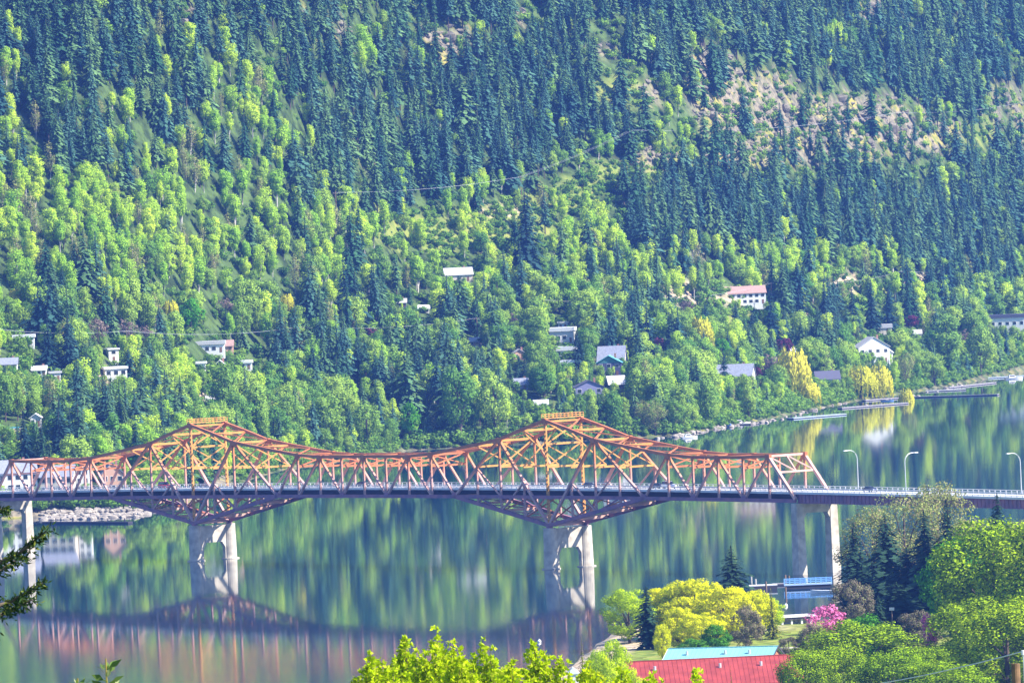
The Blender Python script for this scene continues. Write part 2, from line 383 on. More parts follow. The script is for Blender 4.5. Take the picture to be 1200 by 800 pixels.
def lowz(t):
    k = tt(t); return deck_z(t) + (LOWZ + (CH - LOWZ) * min(k, 4) / 4.0 if k < 4 else CH)
for side in (0, 1):
    s = BW * side; tr = obj('side_truss', None, bridge); tr.empty_display_size = .5
    tn = [t for t in range(-9, 26)]
    mb = MB()
    for a, b in zip(tn[:-1], tn[1:]): mb.beam(B(a, s, topz(a)), B(b, s, topz(b)), .75, .8, BN)
    for t in (-9, -7, -5, -2, 0, 2, 5, 6, 8, 10, 11, 14, 16, 18, 21, 23, 25):
        c0 = B(t, s, topz(t)); mb.beam(c0 - BU * .95 - Vector((0, 0, .25)), c0 + BU * .95 - Vector((0, 0, .25)), .86, 1.5, BN)
    mb.build('top_chord', M_PAINT, tr)
    mb = MB()
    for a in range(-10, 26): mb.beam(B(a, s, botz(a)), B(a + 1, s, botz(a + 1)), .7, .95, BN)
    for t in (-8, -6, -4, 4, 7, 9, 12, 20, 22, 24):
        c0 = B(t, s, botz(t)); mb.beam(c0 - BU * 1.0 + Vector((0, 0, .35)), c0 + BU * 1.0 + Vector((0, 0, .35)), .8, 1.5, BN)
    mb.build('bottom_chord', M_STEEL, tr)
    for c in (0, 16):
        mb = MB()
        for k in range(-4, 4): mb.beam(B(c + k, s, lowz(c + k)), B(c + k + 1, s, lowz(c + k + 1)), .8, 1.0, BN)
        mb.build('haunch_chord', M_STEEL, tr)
    def diag(a, b, w=.62, h=.5, m=M_PAINTF): MB().beam(a, b, w, h, BN).build('diagonal', m, tr)
    def laced(a, b, w=.75, m=M_PAINTF):
        a, b = Vector(a), Vector(b); q = MB(); L_ = (b - a).length
        q.beam(a, b, .5, .16, BN, off=0); 
        q.v = []; q.f = []; q.m = []
        for o_ in (-1, 1): q.beam(a + BU * (o_ * w * .38), b + BU * (o_ * w * .38), .45, .17, BN)
        n = max(2, int(L_ / 1.15))
        for i in range(n):
            p = a + (b - a) * ((i + .5) / n); q.beam(p - BU * w * .38, p + BU * w * .38, .4, .42, BN)
        q.build('vertical', m, tr)
    for c in (0, 16):
        for g in (-1, 1):
            diag(B(c + 2 * g, s, topz(c + 2 * g)), B(c, s, lowz(c)), .75, .7)
            diag(B(c + 2 * g, s, topz(c + 2 * g)), B(c + 4 * g, s, botz(c + 4 * g)), .7, .6)
            diag(B(c + 5 * g, s, topz(c + 5 * g)), B(c + 4 * g, s, botz(c + 4 * g)), .6, .5)
            mid = (topz(c + 2 * g) + lowz(c)) / 2
            diag(B(c + g, s, mid), B(c + 2 * g, s, lowz(c + 2 * g)), .5, .4)
            m3 = (topz(c + 2 * g) + botz(c + 4 * g)) / 2
            diag(B(c + 3 * g, s, m3), B(c + 2 * g, s, botz(c + 2 * g)), .42, .34)
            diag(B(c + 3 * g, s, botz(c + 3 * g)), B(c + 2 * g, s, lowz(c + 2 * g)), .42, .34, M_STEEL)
            laced(B(c + g, s, mid), B(c + g, s, lowz(c + g)), .55)
            laced(B(c + 2 * g, s, topz(c + 2 * g)), B(c + 2 * g, s, lowz(c + 2 * g)), .6)
            laced(B(c + 3 * g, s, m3), B(c + 3 * g, s, lowz(c + 3 * g)), .55)
            laced(B(c + 5 * g, s, topz(c + 5 * g)), B(c + 5 * g, s, botz(c + 5 * g)), .7)
        laced(B(c, s, topz(c)), B(c, s, lowz(c)), .95, M_PAINTG)
    def warren(seq):
        for (a, ta), (b, tb) in zip(seq[:-1], seq[1:]):
            diag(B(a, s, topz(a) if ta else botz(a)), B(b, s, topz(b) if tb else botz(b)))
    warren([(5, 1), (6, 0) if False else (5, 1)])if False else None
    warren([(-5, 1), (-6, 0), (-7, 1), (-8, 0), (-9, 1)]); warren([(21, 1), (22, 0), (23, 1), (24, 0), (25, 1)])
    warren([(5, 0), (6, 1), (7, 0), (8, 1), (9, 0), (10, 1), (11, 0)])
    for t in (-6, -7, -8, -9, 6, 7, 8, 9, 10, 22, 23, 24, 25):
        laced(B(t, s, topz(t)), B(t, s, botz(t)), .6)
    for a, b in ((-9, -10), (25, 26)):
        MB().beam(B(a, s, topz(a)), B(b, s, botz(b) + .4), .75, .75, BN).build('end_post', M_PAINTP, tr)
# sway frames, lateral bracing, floor
def sway(t, z0, z1, nx, m=M_PAINT):
    q = MB(); h = (z1 - z0) / nx
    for i in range(nx):
        a0, a1 = z0 + i * h, z0 + (i + 1) * h
        q.beam(B(t, 0, a0), B(t, BW, a1), .34, .34, BU); q.beam(B(t, BW, a0), B(t, 0, a1), .3, .3, BU)
        q.beam(B(t, 0, a0), B(t, BW, a0), .4, .5, BU)
    q.beam(B(t, 0, z1), B(t, BW, z1), .45, .6, BU)
    q.build('sway_frame', m, bridge)
for t in range(-8, 25):
    k = tt(t)
    if t % 16 == 0:
        sway(t, deck_z(t) + 6.0, topz(t) - .3, 2, M_PAINTG); sway(t, lowz(t) + .3, botz(t) - .2, 1, M_PAINT)
    elif k in (1, 2, 3): 
        sway(t, deck_z(t) + 6.0, topz(t) - .3, 1, M_PAINTG)
        if k < 3: sway(t, lowz(t), botz(t) - .2, 1, M_PAINT)
    elif k >= 5: sway(t, deck_z(t) + 6.2, topz(t) - .2, 1, M_PAINT)
q = MB()
for t in range(-9, 25):
    a, b = (0, BW) if t % 2 else (BW, 0)
    q.beam(B(t, a, topz(t) + .1), B(t + 1, b, topz(t + 1) + .1), .32, .3); q.beam(B(t, BW - a, topz(t) - .15), B(t + 1, BW - b, topz(t + 1) - .15), .32, .26)
q.build('top_bracing', M_PAINT, bridge)
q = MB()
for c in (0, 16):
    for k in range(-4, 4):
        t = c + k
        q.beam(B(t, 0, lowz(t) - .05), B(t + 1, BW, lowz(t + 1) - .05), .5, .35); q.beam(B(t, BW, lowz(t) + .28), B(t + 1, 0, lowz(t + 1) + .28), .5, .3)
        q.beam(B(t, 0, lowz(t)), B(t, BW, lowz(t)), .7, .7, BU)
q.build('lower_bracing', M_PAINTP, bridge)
for c in (0, 16):                          # maintenance walkway with handrail across the tower top
    q = MB(); z = topz(c) + .55
    q.beam(B(c, -.6, z), B(c, BW + .6, z), 1.5, .22, BU)
    for o_ in (-.7, .7):
        for hh in (.6, 1.15): q.beam(B(c, -.6, z + hh) + BU * o_, B(c, BW + .6, z + hh) + BU * o_, .1, .1, BU)
        for i in range(11): p = B(c, -.6 + (BW + 1.2) * i / 10, z) + BU * o_; q.beam(p, p + Vector((0, 0, 1.15)), .12, .12, BU)
    q.build('railed_walkway', M_PAINTG, bridge)
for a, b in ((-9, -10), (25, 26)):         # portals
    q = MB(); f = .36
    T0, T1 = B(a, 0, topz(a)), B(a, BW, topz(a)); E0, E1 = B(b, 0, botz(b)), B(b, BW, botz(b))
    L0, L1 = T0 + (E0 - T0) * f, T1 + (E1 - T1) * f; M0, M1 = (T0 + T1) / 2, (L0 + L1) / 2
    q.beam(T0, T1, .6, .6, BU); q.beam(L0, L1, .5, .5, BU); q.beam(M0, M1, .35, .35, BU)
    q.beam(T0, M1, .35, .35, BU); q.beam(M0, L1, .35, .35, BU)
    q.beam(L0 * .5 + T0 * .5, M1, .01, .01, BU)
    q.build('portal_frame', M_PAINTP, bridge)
q = MB()
TS, TE = -26, 48
for t in range(TS, TE):
    q.add([B(t, .5, deck_z(t)), B(t + 1, .5, deck_z(t + 1)), B(t + 1, BW - .5, deck_z(t + 1)), B(t, BW - .5, deck_z(t)),
           B(t, .5, deck_z(t) - .35), B(t + 1, .5, deck_z(t + 1) - .35), B(t + 1, BW - .5, deck_z(t + 1) - .35), B(t, BW - .5, deck_z(t) - .35)],
          [(0, 1, 2, 3), (7, 6, 5, 4), (0, 4, 5, 1), (2, 6, 7, 3)])
q.build('road_deck', M_ROAD, bridge)
q = MB()
for t in range(TS, TE):
    for s0 in (2.0, BW / 2 - .12, BW - 2.2):
        pass
    q.beam(B(t, BW / 2, deck_z(t) + .006), B(t, BW / 2, deck_z(t) + .006) + BU * 5, .15, .004, BN)
    for s0 in (2.3, BW - 2.3): q.beam(B(t, s0, deck_z(t) + .006), B(t + 1, s0, deck_z(t + 1) + .006), .13, .004, BN)
q.build('lane_marking', mat('road_paint', (.8, .8, .76), .7), bridge)
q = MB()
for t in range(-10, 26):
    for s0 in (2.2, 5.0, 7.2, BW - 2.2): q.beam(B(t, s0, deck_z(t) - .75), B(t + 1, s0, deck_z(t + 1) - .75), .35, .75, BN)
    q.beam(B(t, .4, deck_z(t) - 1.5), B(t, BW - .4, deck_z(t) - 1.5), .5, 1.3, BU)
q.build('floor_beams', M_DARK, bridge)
for s0, o_ in ((.55, 0), (BW - .55, 0)):   # sidewalk kerb, parapet and rails on both edges
    q = MB()
    for t in range(TS, TE):
        a, b = B(t, s0, deck_z(t)), B(t + 1, s0, deck_z(t + 1)); Z = Vector((0, 0, 1))
        q.beam(a + Z * -.12, b + Z * -.12, .5, .6, BN)
        q.beam(a + Z * .45, b + Z * .45, .12, .16, BN); q.beam(a + Z * 1.0, b + Z * 1.0, .14, .16, BN)
        for i in range(5):
            p = a + (b - a) * (i / 5); q.beam(p + Z * .1, p + Z * 1.02, .16, .16, BU)
    q.build('guard_rail', M_RAIL, bridge)
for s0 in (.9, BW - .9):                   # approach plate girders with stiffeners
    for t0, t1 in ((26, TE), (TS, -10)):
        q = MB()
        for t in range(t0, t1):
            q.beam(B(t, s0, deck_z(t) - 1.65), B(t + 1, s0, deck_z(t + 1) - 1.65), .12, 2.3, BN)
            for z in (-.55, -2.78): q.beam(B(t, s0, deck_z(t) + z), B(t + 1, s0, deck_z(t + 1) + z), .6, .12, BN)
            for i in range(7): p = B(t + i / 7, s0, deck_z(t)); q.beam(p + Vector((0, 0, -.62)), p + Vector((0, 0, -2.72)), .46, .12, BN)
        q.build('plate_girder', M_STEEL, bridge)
def shaft(mb, t, s, r0, r1, z0, z1, n=20):
    c0, c1 = B(t, s, z0), B(t, s, z1)
    vs = []
    for c, r in ((c0, r0), (c1, r1)):
        for k in range(n): a = 2 * math.pi * k / n; vs.append(c + BU * math.cos(a) * r * .85 + BN * math.sin(a) * r)
    mb.add(vs, [tuple(range(n - 1, -1, -1)), tuple(range(n, 2 * n))] + [(k, (k + 1) % n, (k + 1) % n + n, k + n) for k in range(n)])
for c in (0, 16):
    pr = obj('pier', None, bridge); pr.empty_display_size = .5
    zt = lowz(c) - .7
    for s in (0, BW):
        q = MB(); shaft(q, c, s, 2.15, 1.85, -4, zt); q.build('shaft', M_CONC, pr, smooth=False)
        q = MB(); shaft(q, c, s, 2.75, 2.75, -.6, .28); q.build('collar', M_CONC, pr)
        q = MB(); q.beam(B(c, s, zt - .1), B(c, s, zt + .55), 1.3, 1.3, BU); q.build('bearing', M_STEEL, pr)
    q = MB(); zo = zt * .5
    q.prism([(.5, -4), (.5, zt - .25), (BW - .5, zt - .25), (BW - .5, -4), (BW - 2.1, -4), (BW - 2.1, zo * .7), (BW - 3.1, zo), (3.4, zo), (2.4, zo * .7), (2.4, -4)],
            B(c, 0, 0) - BU * .7, BN, (0, 0, 1), BU * 1.4)
    q.build('cross_wall', M_CONC, pr)
for c in (26, -10, 42, -24):
    pr = obj('pier', None, bridge); pr.empty_display_size = .5
    zt = deck_z(c) - (2.85 if c != -10 else 2.95)
    for s in (.4, BW - .4):
        g = 1 if s < BW / 2 else -1
        q = MB()
        for z0, z1, w0, w1 in ((-5, zt, 2.9, 2.3),):
            a, b = B(c, s, z0), B(c, s, z1)
            q.add([a - BU * w0 / 2 - BN * w0 / 2, a + BU * w0 / 2 - BN * w0 / 2, a + BU * w0 / 2 + BN * w0 / 2, a - BU * w0 / 2 + BN * w0 / 2,
                   b - BU * w1 / 2 - BN * w1 / 2, b + BU * w1 / 2 - BN * w1 / 2, b + BU * w1 / 2 + BN * w1 / 2, b - BU * w1 / 2 + BN * w1 / 2], MB.BF)
        q.build('leg', M_CONC, pr)
    q = MB()
    q.prism([(1.5, zt - .02), (BW - 1.5, zt - .02), (BW - 1.5, zt - 4.4), (BW - 2.6, zt - 2.6), (2.6, zt - 2.6), (1.5, zt - 4.4)], B(c, 0, 0) - BU * 1.0, BN, (0, 0, 1), BU * 2.0)
    q.build('cap_beam', M_CONC, pr)

# street lamps on the approach
lamp_spots = [(1006, .3, 1, 'tall curved street lamp on the bridge nearest the truss portal'), (1062, 0, 0, 'street lamp rising behind the pale tree by the bridge rail'),
              (1197, .3, 1, 'street lamp at the right edge of the photograph, arm reaching left over the road')]
def t_at(px, s):
    best = min(np.arange(26, 48, .02), key=lambda t: abs(proj(*(B(t, s, deck_z(t))[:]))[0] - px)); return float(best)
def make_lamp(t, far, label):
    s = BW - .9 if far else .9; base = B(t, s, deck_z(t) + .02)
    r = thing('street_lamp', label, 'street lamp', base, 0, 'street lamps along the bridge approach')
    d = (-BN if far else BN)
    MB().tube([(0, 0, 0), (0, 0, .5)], .28, 8).build('base', M_LAMP, r)
    pts = [Vector((0, 0, .4)), Vector((0, 0, 8.2))]
    for i in range(1, 8):
        a = math.pi / 2 * i / 7; pts.append(Vector((0, 0, 8.2)) + d * (2.4 * (1 - math.cos(a))) + Vector((0, 0, 2.4 * math.sin(a))))
    pts.append(pts[-1] + d * 1.0)
    MB().tube(pts, .13, 8, r1=.08).build('pole', M_LAMP, r)
    q = MB(); q.beam(pts[-1] - d * .1, pts[-1] + d * 1.0, .42, .2, (-d.y, d.x, 0)); q.build('lamp_head', mat('lamp_housing', (.75, .76, .78), .4), r)
for px, dz, far, lb in lamp_spots: make_lamp(t_at(px, BW - .9 if far else .9), far, lb)

# ------------------------------------------------------------------ cars
M_GLASS = mat('car_glass', (.02, .025, .03), .08, spec=.8); M_TYRE = mat('tyre_rubber', (.02, .02, .02), .9); M_RIM = mat('wheel_rim', (.5, .5, .52), .3, metal=.8)
M_HEAD = mat('headlight_glass', (.8, .8, .78), .1); M_TAIL = mat('tail_light', (.5, .02, .02), .2)
def make_car(col, mname, label, t, s, dirn, van=False):
    r = thing('parked_car' if False else 'car', label, 'car', B(t, s, deck_z(t) + .006), math.atan2((BU * dirn).y, (BU * dirn).x), 'cars crossing the bridge')
    pm = mat(mname, col, .3, spec=.6)
    prof = [(-2.2, .32), (-2.22, .75), (-2.05, .95), (-1.1, 1.0), (1.0, .96), (2.0, .82), (2.2, .6), (2.18, .32)] if not van else [(-2.4, .35), (-2.42, 1.1), (-2.35, 1.2), (1.1, 1.2), (2.1, 1.0), (2.4, .75), (2.38, .35)]
    q = MB(); q.prism(prof, (0, -.88, 0), (1, 0, 0), (0, 0, 1), (0, 1.76, 0)); b = q.build('body', pm, r)
    bv = b.modifiers.new('bevel', 'BEVEL'); bv.width = .07; bv.segments = 2
    cab = [(-1.75, .96), (-1.25, 1.42), (.2, 1.45), (.95, .96)] if not van else [(-2.34, 1.18), (-2.2, 1.9), (.6, 1.92), (1.25, 1.18)]
    q = MB()
    A = [Vector((u, -.8, v)) if v < 1.2 else Vector((u, -.66, v)) for u, v in cab]; C2 = [Vector((p.x, -p.y, p.z)) for p in A]; n = 4
    q.add(A + C2, [(0, 1, 2, 3), (7, 6, 5, 4)] + [(i, i + 4, (i + 1) % 4 + 4, (i + 1) % 4) for i in range(4)]); q.build('window', M_GLASS, r)
    q = MB(); zt = max(v for u, v in cab); q.box(cab[1][0] + .05, cab[2][0] - .05, -.64, .64, zt - .02, zt + .05); q.build('roof', pm, r)
    for x in (-1.35, 1.35):
        for y in (-.86, .86):
            w = MB().tube([(x, y - .1, .33), (x, y + .1, .33)], .33, 14).build('wheel', M_TYRE, r)
            MB().tube([(x, y - .11, .33), (x, y + .11, .33)], .19, 10).build('rim', M_RIM, w)
    for y in (-.6, .6):
        xf = prof[-2][0]; q = MB(); q.box(xf - .06, xf + .02, y - .18, y + .18, .56, .72); q.build('headlight', M_HEAD, r)
        xb = prof[1][0]; q = MB(); q.box(xb - .02, xb + .08, y - .2, y + .2, .62, .8); q.build('tail_light', M_TAIL, r)
def t_any(px, s): return float(min(np.arange(-10, 44, .02), key=lambda t: abs(proj(*(B(t, s, deck_z(t))[:]))[0] - px)))
make_car((.05, .06, .12), 'navy_car_paint', 'dark navy saloon on the open approach right of the truss portal', t_any(1020, 7.5), 7.5, 1)
make_car((.04, .045, .07), 'black_car_paint', 'black car driving under the right-hand tower of the bridge', t_any(691, 7.5), 7.5, 1)
make_car((.04, .045, .09), 'dark_blue_car_paint', 'dark blue car just ahead of the white van on the bridge', t_any(772, 7.5), 7.5, 1)
make_car((.75, .76, .78), 'white_van_paint', 'white van following a dark blue car on the bridge', t_any(784, 7.5), 7.5, 1, True)
make_car((.05, .05, .055), 'charcoal_car_paint', 'charcoal car in the middle of the suspended span', t_any(425, 7.5), 7.5, 1)
make_car((.5, .03, .06), 'red_van_paint', 'red van entering under the left-hand tower of the bridge', t_any(193, 7.5), 7.5, 1, True)

# ------------------------------------------------------------------ trees: shapes
def cards(C, U, W, O=None, mixn=.65):
    """kite shaped quads: centre C, long half axis U, wide half axis W; O = outward direction that rounds the shading"""
    n = len(C)
    if O is not None:
        G_ = np.cross(U, W); G_ /= np.linalg.norm(G_, axis=1)[:, None] + 1e-12; sg = np.sign((G_ * O).sum(1)); sg[sg == 0] = 1
        W = -W * sg[:, None]; G_ = G_ * sg[:, None]; Nn = O * mixn + G_ * (1 - mixn); Nn /= np.linalg.norm(Nn, axis=1)[:, None] + 1e-12
        NORMALS[n * 4] = np.repeat(Nn, 4, 0)
    V = np.stack([C - U, C + W * 1.0 - U * .1, C + U, C - W - U * .1], 1).reshape(-1, 3)
    return V, np.arange(n * 4).reshape(n, 4)
NORMALS = {}
def conifer_crown(seed, levels=30, per=8, R=.15, base=.07, sub=3, droop=.45, fullness=1.0, gap=0.0, pw=.78):
    r = np.random.default_rng(seed); Vs = []
    Cs, Us, Ws = [], [], []
    lop = r.uniform(.8, 1.2, 12)
    for i in range(levels):
        f = (i + r.uniform(0, .8)) / levels; z = base + (1 - base) * f * .985
        rad = R * ((1 - f) ** pw) * (1.0 if f > .12 else .7 + 2.5 * f) * r.uniform(.72, 1.18) + .006
        if gap and r.random() < gap: rad *= .55
        n = max(4, int(per * (1 - .45 * f)))
        for k in range(n):
            a = 2 * math.pi * (k + r.uniform(-.4, .4)) / n + i * 2.4
            ln = rad * r.uniform(.65, 1.25) * lop[int(a / (2 * math.pi) * 12) % 12]
            d = np.array([math.cos(a), math.sin(a), 0]); sd = np.array([-d[1], d[0], 0])
            for j in range(sub):
                q = (j + .5) / sub; zz = z - droop * ln * q * q + r.uniform(-.006, .006) + .01 * (1 - f)
                w = ln * (.27 - .13 * q) * fullness * r.uniform(.8, 1.2)
                roll = r.uniform(-.35, .35); wv = sd * math.cos(roll) + np.array([0, 0, 1]) * math.sin(roll)
                u = d + np.array([0, 0, -droop * 1.6 * q + r.uniform(-.25, .2)]); u /= np.linalg.norm(u)
                Cs.append(d * ln * q + np.array([0, 0, zz]) + sd * r.uniform(-.2, .2) * w); Us.append(u * ln * .62 / sub * 1.5); Ws.append(wv * w)
    # leader
    for k in range(4):
        a = k * 1.6; Cs.append(np.array([0, 0, .975])); Us.append(np.array([0, 0, .03])); Ws.append(np.array([math.cos(a), math.sin(a), 0]) * .006)
    Cs = np.array(Cs); O = Cs.copy(); O[:, 2] = np.hypot(O[:, 0], O[:, 1]) * .55 + .004; O /= np.linalg.norm(O, axis=1)[:, None] + 1e-9
    return cards(Cs, np.array(Us), np.array(Ws), O)
def broad_crown(seed, nclump=26, nleaf=55, size=.034, rx=.30, z0=.22, clump=.105, shape='round', flat=.8, inner=.35, round_=.55):
    r = np.random.default_rng(seed); Cs, Us, Ws, Ns = [], [], [], []; cl = []
    zc = (1 + z0) / 2; rz = (1 - z0) / 2
    for i in range(nclump):
        for _ in range(40):
            p = r.normal(size=3); p /= np.linalg.norm(p); p *= r.uniform(inner, 1.0) ** .5
            if shape == 'cone' and np.hypot(p[0], p[1]) > .55 + .5 * (-p[2]): continue
            if shape == 'vase' and np.hypot(p[0], p[1]) > .75 + .4 * p[2]: continue
            break
        cc = r.uniform(.65, 1.25) * clump
        lim = max(.2, 1 - cc / max(rx, .05) * .5)
        c = np.array([p[0] * (rx - cc * .55), p[1] * (rx - cc * .55), zc + p[2] * (rz - cc * .6)])
        cl.append((c, cc))
        m = int(nleaf * (cc / clump) ** 2)
        n = r.normal(size=(m, 3)); n /= np.linalg.norm(n, axis=1)[:, None]
        rad = r.uniform(.35, 1.08, m) ** .6
        ctr = c + n * (rad * cc)[:, None] * np.array([1.1, 1.1, flat])
        nn = n + r.normal(size=(m, 3)) * .55 + np.array([0, 0, .35]); nn /= np.linalg.norm(nn, axis=1)[:, None]
        t = np.cross(nn, r.normal(size=(m, 3))); t /= np.linalg.norm(t, axis=1)[:, None] + 1e-9; b = np.cross(nn, t)
        s = size * r.uniform(.55, 1.35, m)[:, None]
        Ns.append(n); Cs.append(ctr); Us.append(t * s); Ws.append(b * s * .62)
    Cs = np.concatenate(Cs); O = (Cs - np.array([0, 0, zc - rz * .3])) / np.array([rx, rx, rz]) ; O /= np.linalg.norm(O, axis=1)[:, None] + 1e-9; O = O * round_ + np.concatenate(Ns) * (1.15 - round_); O /= np.linalg.norm(O, axis=1)[:, None] + 1e-9
    V, Q = cards(Cs, np.concatenate(Us), np.concatenate(Ws), O)
    return V, Q, cl
def weep_crown(seed, nst=150, rx=.36, size=.03):
    """willow: curtains of hanging strands from arching limbs"""
    r = np.random.default_rng(seed); Cs, Us, Ws = [], [], []; cl = []
    for i in range(nst):
        a = r.uniform(0, 2 * math.pi); rr = rx * r.uniform(.25, 1) ** .6
        top = .95 - .45 * (rr / rx) ** 2.2 + r.uniform(-.08, .05); bot = max(.04, top - r.uniform(.25, .6))
        n = int((top - bot) / .035) + 2
        z = np.linspace(top, bot, n); q = np.linspace(0, 1, n); x = math.cos(a) * rr * (1 + .1 * q); y = math.sin(a) * rr * (1 + .1 * q)
        C = np.stack([x + r.normal(0, .012, n), y + r.normal(0, .012, n), z], 1)
        b = r.uniform(0, 6.28, n); U = np.stack([.2 * np.cos(b), .2 * np.sin(b), -np.ones(n)], 1) * size * 1.1
        W = np.stack([np.cos(b + 1), np.sin(b + 1), np.zeros(n)], 1) * size * .65
        Cs.append(C); Us.append(U); Ws.append(W)
        if i % 18 == 0: cl.append((np.array([math.cos(a) * rr * .8, math.sin(a) * rr * .8, top]), .1))
    Cs = np.concatenate(Cs); O = Cs - np.array([0, 0, .4]); O /= np.linalg.norm(O, axis=1)[:, None] + 1e-9
    V, Q = cards(Cs, np.concatenate(Us), np.concatenate(Ws), O, .5); return V, Q, cl
def trunk_geo(r0=.02, top=.97, n=7, clumps=None, bend=0.02, seed=0, limb_from=.2, maxl=9):
    r = np.random.default_rng(seed); V, Q = [], []
    def tube(pts, ra, rb):
        k0 = len(V)
        for i, p in enumerate(pts):
            rr = ra + (rb - ra) * i / (len(pts) - 1)
            d = pts[min(i + 1, len(pts) - 1)] - pts[max(i - 1, 0)]; d = d / (np.linalg.norm(d) + 1e-9)
            a = np.cross(d, [.3, .95, .1]); a /= np.linalg.norm(a); b = np.cross(d, a)
            for k in range(n): V.append(p + (a * math.cos(2 * math.pi * k / n) + b * math.sin(2 * math.pi * k / n)) * rr)
        for i in range(len(pts) - 1):
            for k in range(n): Q.append((k0 + i * n + k, k0 + i * n + (k + 1) % n, k0 + (i + 1) * n + (k + 1) % n, k0 + (i + 1) * n + k))
    m = 7; bx, by = r.normal(0, bend, 2)
    path = [np.array([bx * math.sin(2.5 * q), by * math.sin(2.2 * q), -.03 + (top + .03) * q]) for q in np.linspace(0, 1, m)]
    tube(path, r0, r0 * .22)
    if clumps:
        for c, cc in clumps[:maxl]:
            q = min(.85, max(limb_from, c[2] - .25 - .2 * r.random())); i = q * (m - 1); i0 = int(i); a = path[i0] + (path[min(i0 + 1, m - 1)] - path[i0]) * (i - i0)
            a = np.array(a); mid = (a + c) / 2 + np.array([0, 0, .03]); tube([a, mid, np.array(c)], r0 * .42, r0 * .12)
    return np.array(V), np.array(Q)
class Tree:
    """a tree model of height 1: crown mesh, trunk mesh, and both in one mesh"""
    n = 0
    def __init__(s, kind, crown, trunk, lm, bm):
        V, Q = crown; TV, TQ = trunk
        nr = NORMALS.pop(len(V), None)
        s.crown = mesh_quads(kind + '_crown', V, Q, [lm]); s.trunk = mesh_quads(kind + '_trunk', TV, TQ, [bm])
        s.trunk.polygons.foreach_set('use_smooth', [True] * len(s.trunk.polygons))
        s.whole = mesh_quads(kind, np.concatenate([V, TV]), np.concatenate([Q, TQ + len(V)]), [lm, bm], np.concatenate([np.zeros(len(Q)), np.ones(len(TQ))]))
        s.kind = kind
        if nr is not None:
            s.crown.polygons.foreach_set('use_smooth', [True] * len(s.crown.polygons)); s.crown.normals_split_custom_set_from_vertices(nr.tolist())
            tn = np.zeros((len(TV), 3)); tn[:, :2] = TV[:, :2]; tn[:, 0] += 1e-4; tn /= np.linalg.norm(tn, axis=1)[:, None]
            s.whole.polygons.foreach_set('use_smooth', [True] * len(s.whole.polygons)); s.whole.normals_split_custom_set_from_vertices(np.concatenate([nr, tn]).tolist())
def con(seed, lm, **k): return Tree('conifer_tree', conifer_crown(seed, **k), trunk_geo(.014, .96, 6, seed=seed, bend=.004), lm, M_BARK)
def bro(kind, seed, lm, bm=M_BARK, r0=.022, **k):
    V, Q, cl = broad_crown(seed, **k); return Tree(kind, (V, Q), trunk_geo(r0, .8, 6, cl, seed=seed), lm, bm)
LIB = {}
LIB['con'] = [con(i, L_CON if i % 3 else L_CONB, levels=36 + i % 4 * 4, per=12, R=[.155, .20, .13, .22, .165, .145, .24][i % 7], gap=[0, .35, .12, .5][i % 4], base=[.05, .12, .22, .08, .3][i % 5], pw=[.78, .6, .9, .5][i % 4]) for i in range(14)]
LIB['asp'] = [bro('aspen_tree', 20 + i, L_ASP, M_PALEBARK, .013, nclump=40, nleaf=80, size=.018, rx=[.16, .20, .14][i % 3], z0=[.16, .08, .24][i % 3], clump=.075, inner=.2, flat=1.25) for i in range(6)] + [bro('aspen_tree', 30 + i, L_PALE, M_PALEBARK, .013, nclump=30, nleaf=34, size=.018, rx=.17, z0=.14, clump=.075, inner=.2, flat=1.3) for i in range(1)]
LIB['bro'] = [bro('broadleaf_tree', 40 + i, L_BRO, M_BARK, .02, nclump=44, nleaf=88, size=.020, rx=[.25, .30, .21][i % 3], z0=[.08, .14, .05][i % 3], clump=.09, flat=1.0) for i in range(6)]
LIB['lime'] = [bro('maple_tree', 60 + i, L_LIME, M_BARK, .022, nclump=26, nleaf=45, size=.036, rx=.34, z0=.12, clump=.11) for i in range(2)]
LIB['pop'] = [bro('poplar_tree', 66 + i, L_BRO, M_BARK, .02, nclump=30, nleaf=34, size=.026, rx=.105, z0=.04, clump=.07, inner=.1) for i in range(2)]
LIB['bare'] = [bro('budding_tree', 70 + i, L_TWIG, M_BARK, .018, nclump=26, nleaf=34, size=.030, rx=.38, z0=.2, clump=.12) for i in range(2)]
LIB['pale'] = [bro('budding_tree', 74 + i, L_PALE, M_BARK, .018, nclump=40, nleaf=60, size=.016, rx=.40, z0=.12, clump=.12) for i in range(3)]
LIB['wil'] = [Tree('willow_tree', weep_crown(80 + i)[:2], trunk_geo(.03, .8, 7, weep_crown(80 + i)[2], seed=i), L_WIL, M_BARK) for i in range(2)]
LIB['pur'] = [bro('plum_tree', 84, L_PUR, M_BARK, .02, nclump=20, nleaf=50, size=.045, rx=.42, z0=.12, clump=.15)]
LIB['pink'] = [bro('blossom_tree', 86, L_PINK, M_BARK, .025, nclump=26, nleaf=42, size=.034, rx=.5, z0=.2, clump=.13)]
LIB['dcon'] = [con(150 + i, L_DCON, levels=40, per=13, R=[.19, .21, .175][i % 3], base=.03, gap=.15) for i in range(4)]
LIB['ncon'] = [con(100 + i, L_NCON, levels=48, per=14, R=[.17, .20, .15][i % 3], sub=5, base=.04, gap=.15, droop=.5, fullness=1.1, pw=.62) for i in range(3)]
LIB['gold'] = [con(110, L_GOLD, levels=44, per=11, R=.17, sub=4, base=.02, fullness=.6)]
def nb(kind, seed, lm, **k): 
    a = dict(nclump=75, nleaf=200, size=.013, rx=.40, z0=.05, clump=.095, inner=.5, round_=.25); a.update(k); return bro(kind, seed, lm, M_BARK, .024, **a)
LIB['nyel'] = [nb('maple_tree', 120 + i, L_YEL, rx=.48, z0=.04, size=.017, nleaf=170, nclump=90, flat=.8, round_=.25) for i in range(2)]
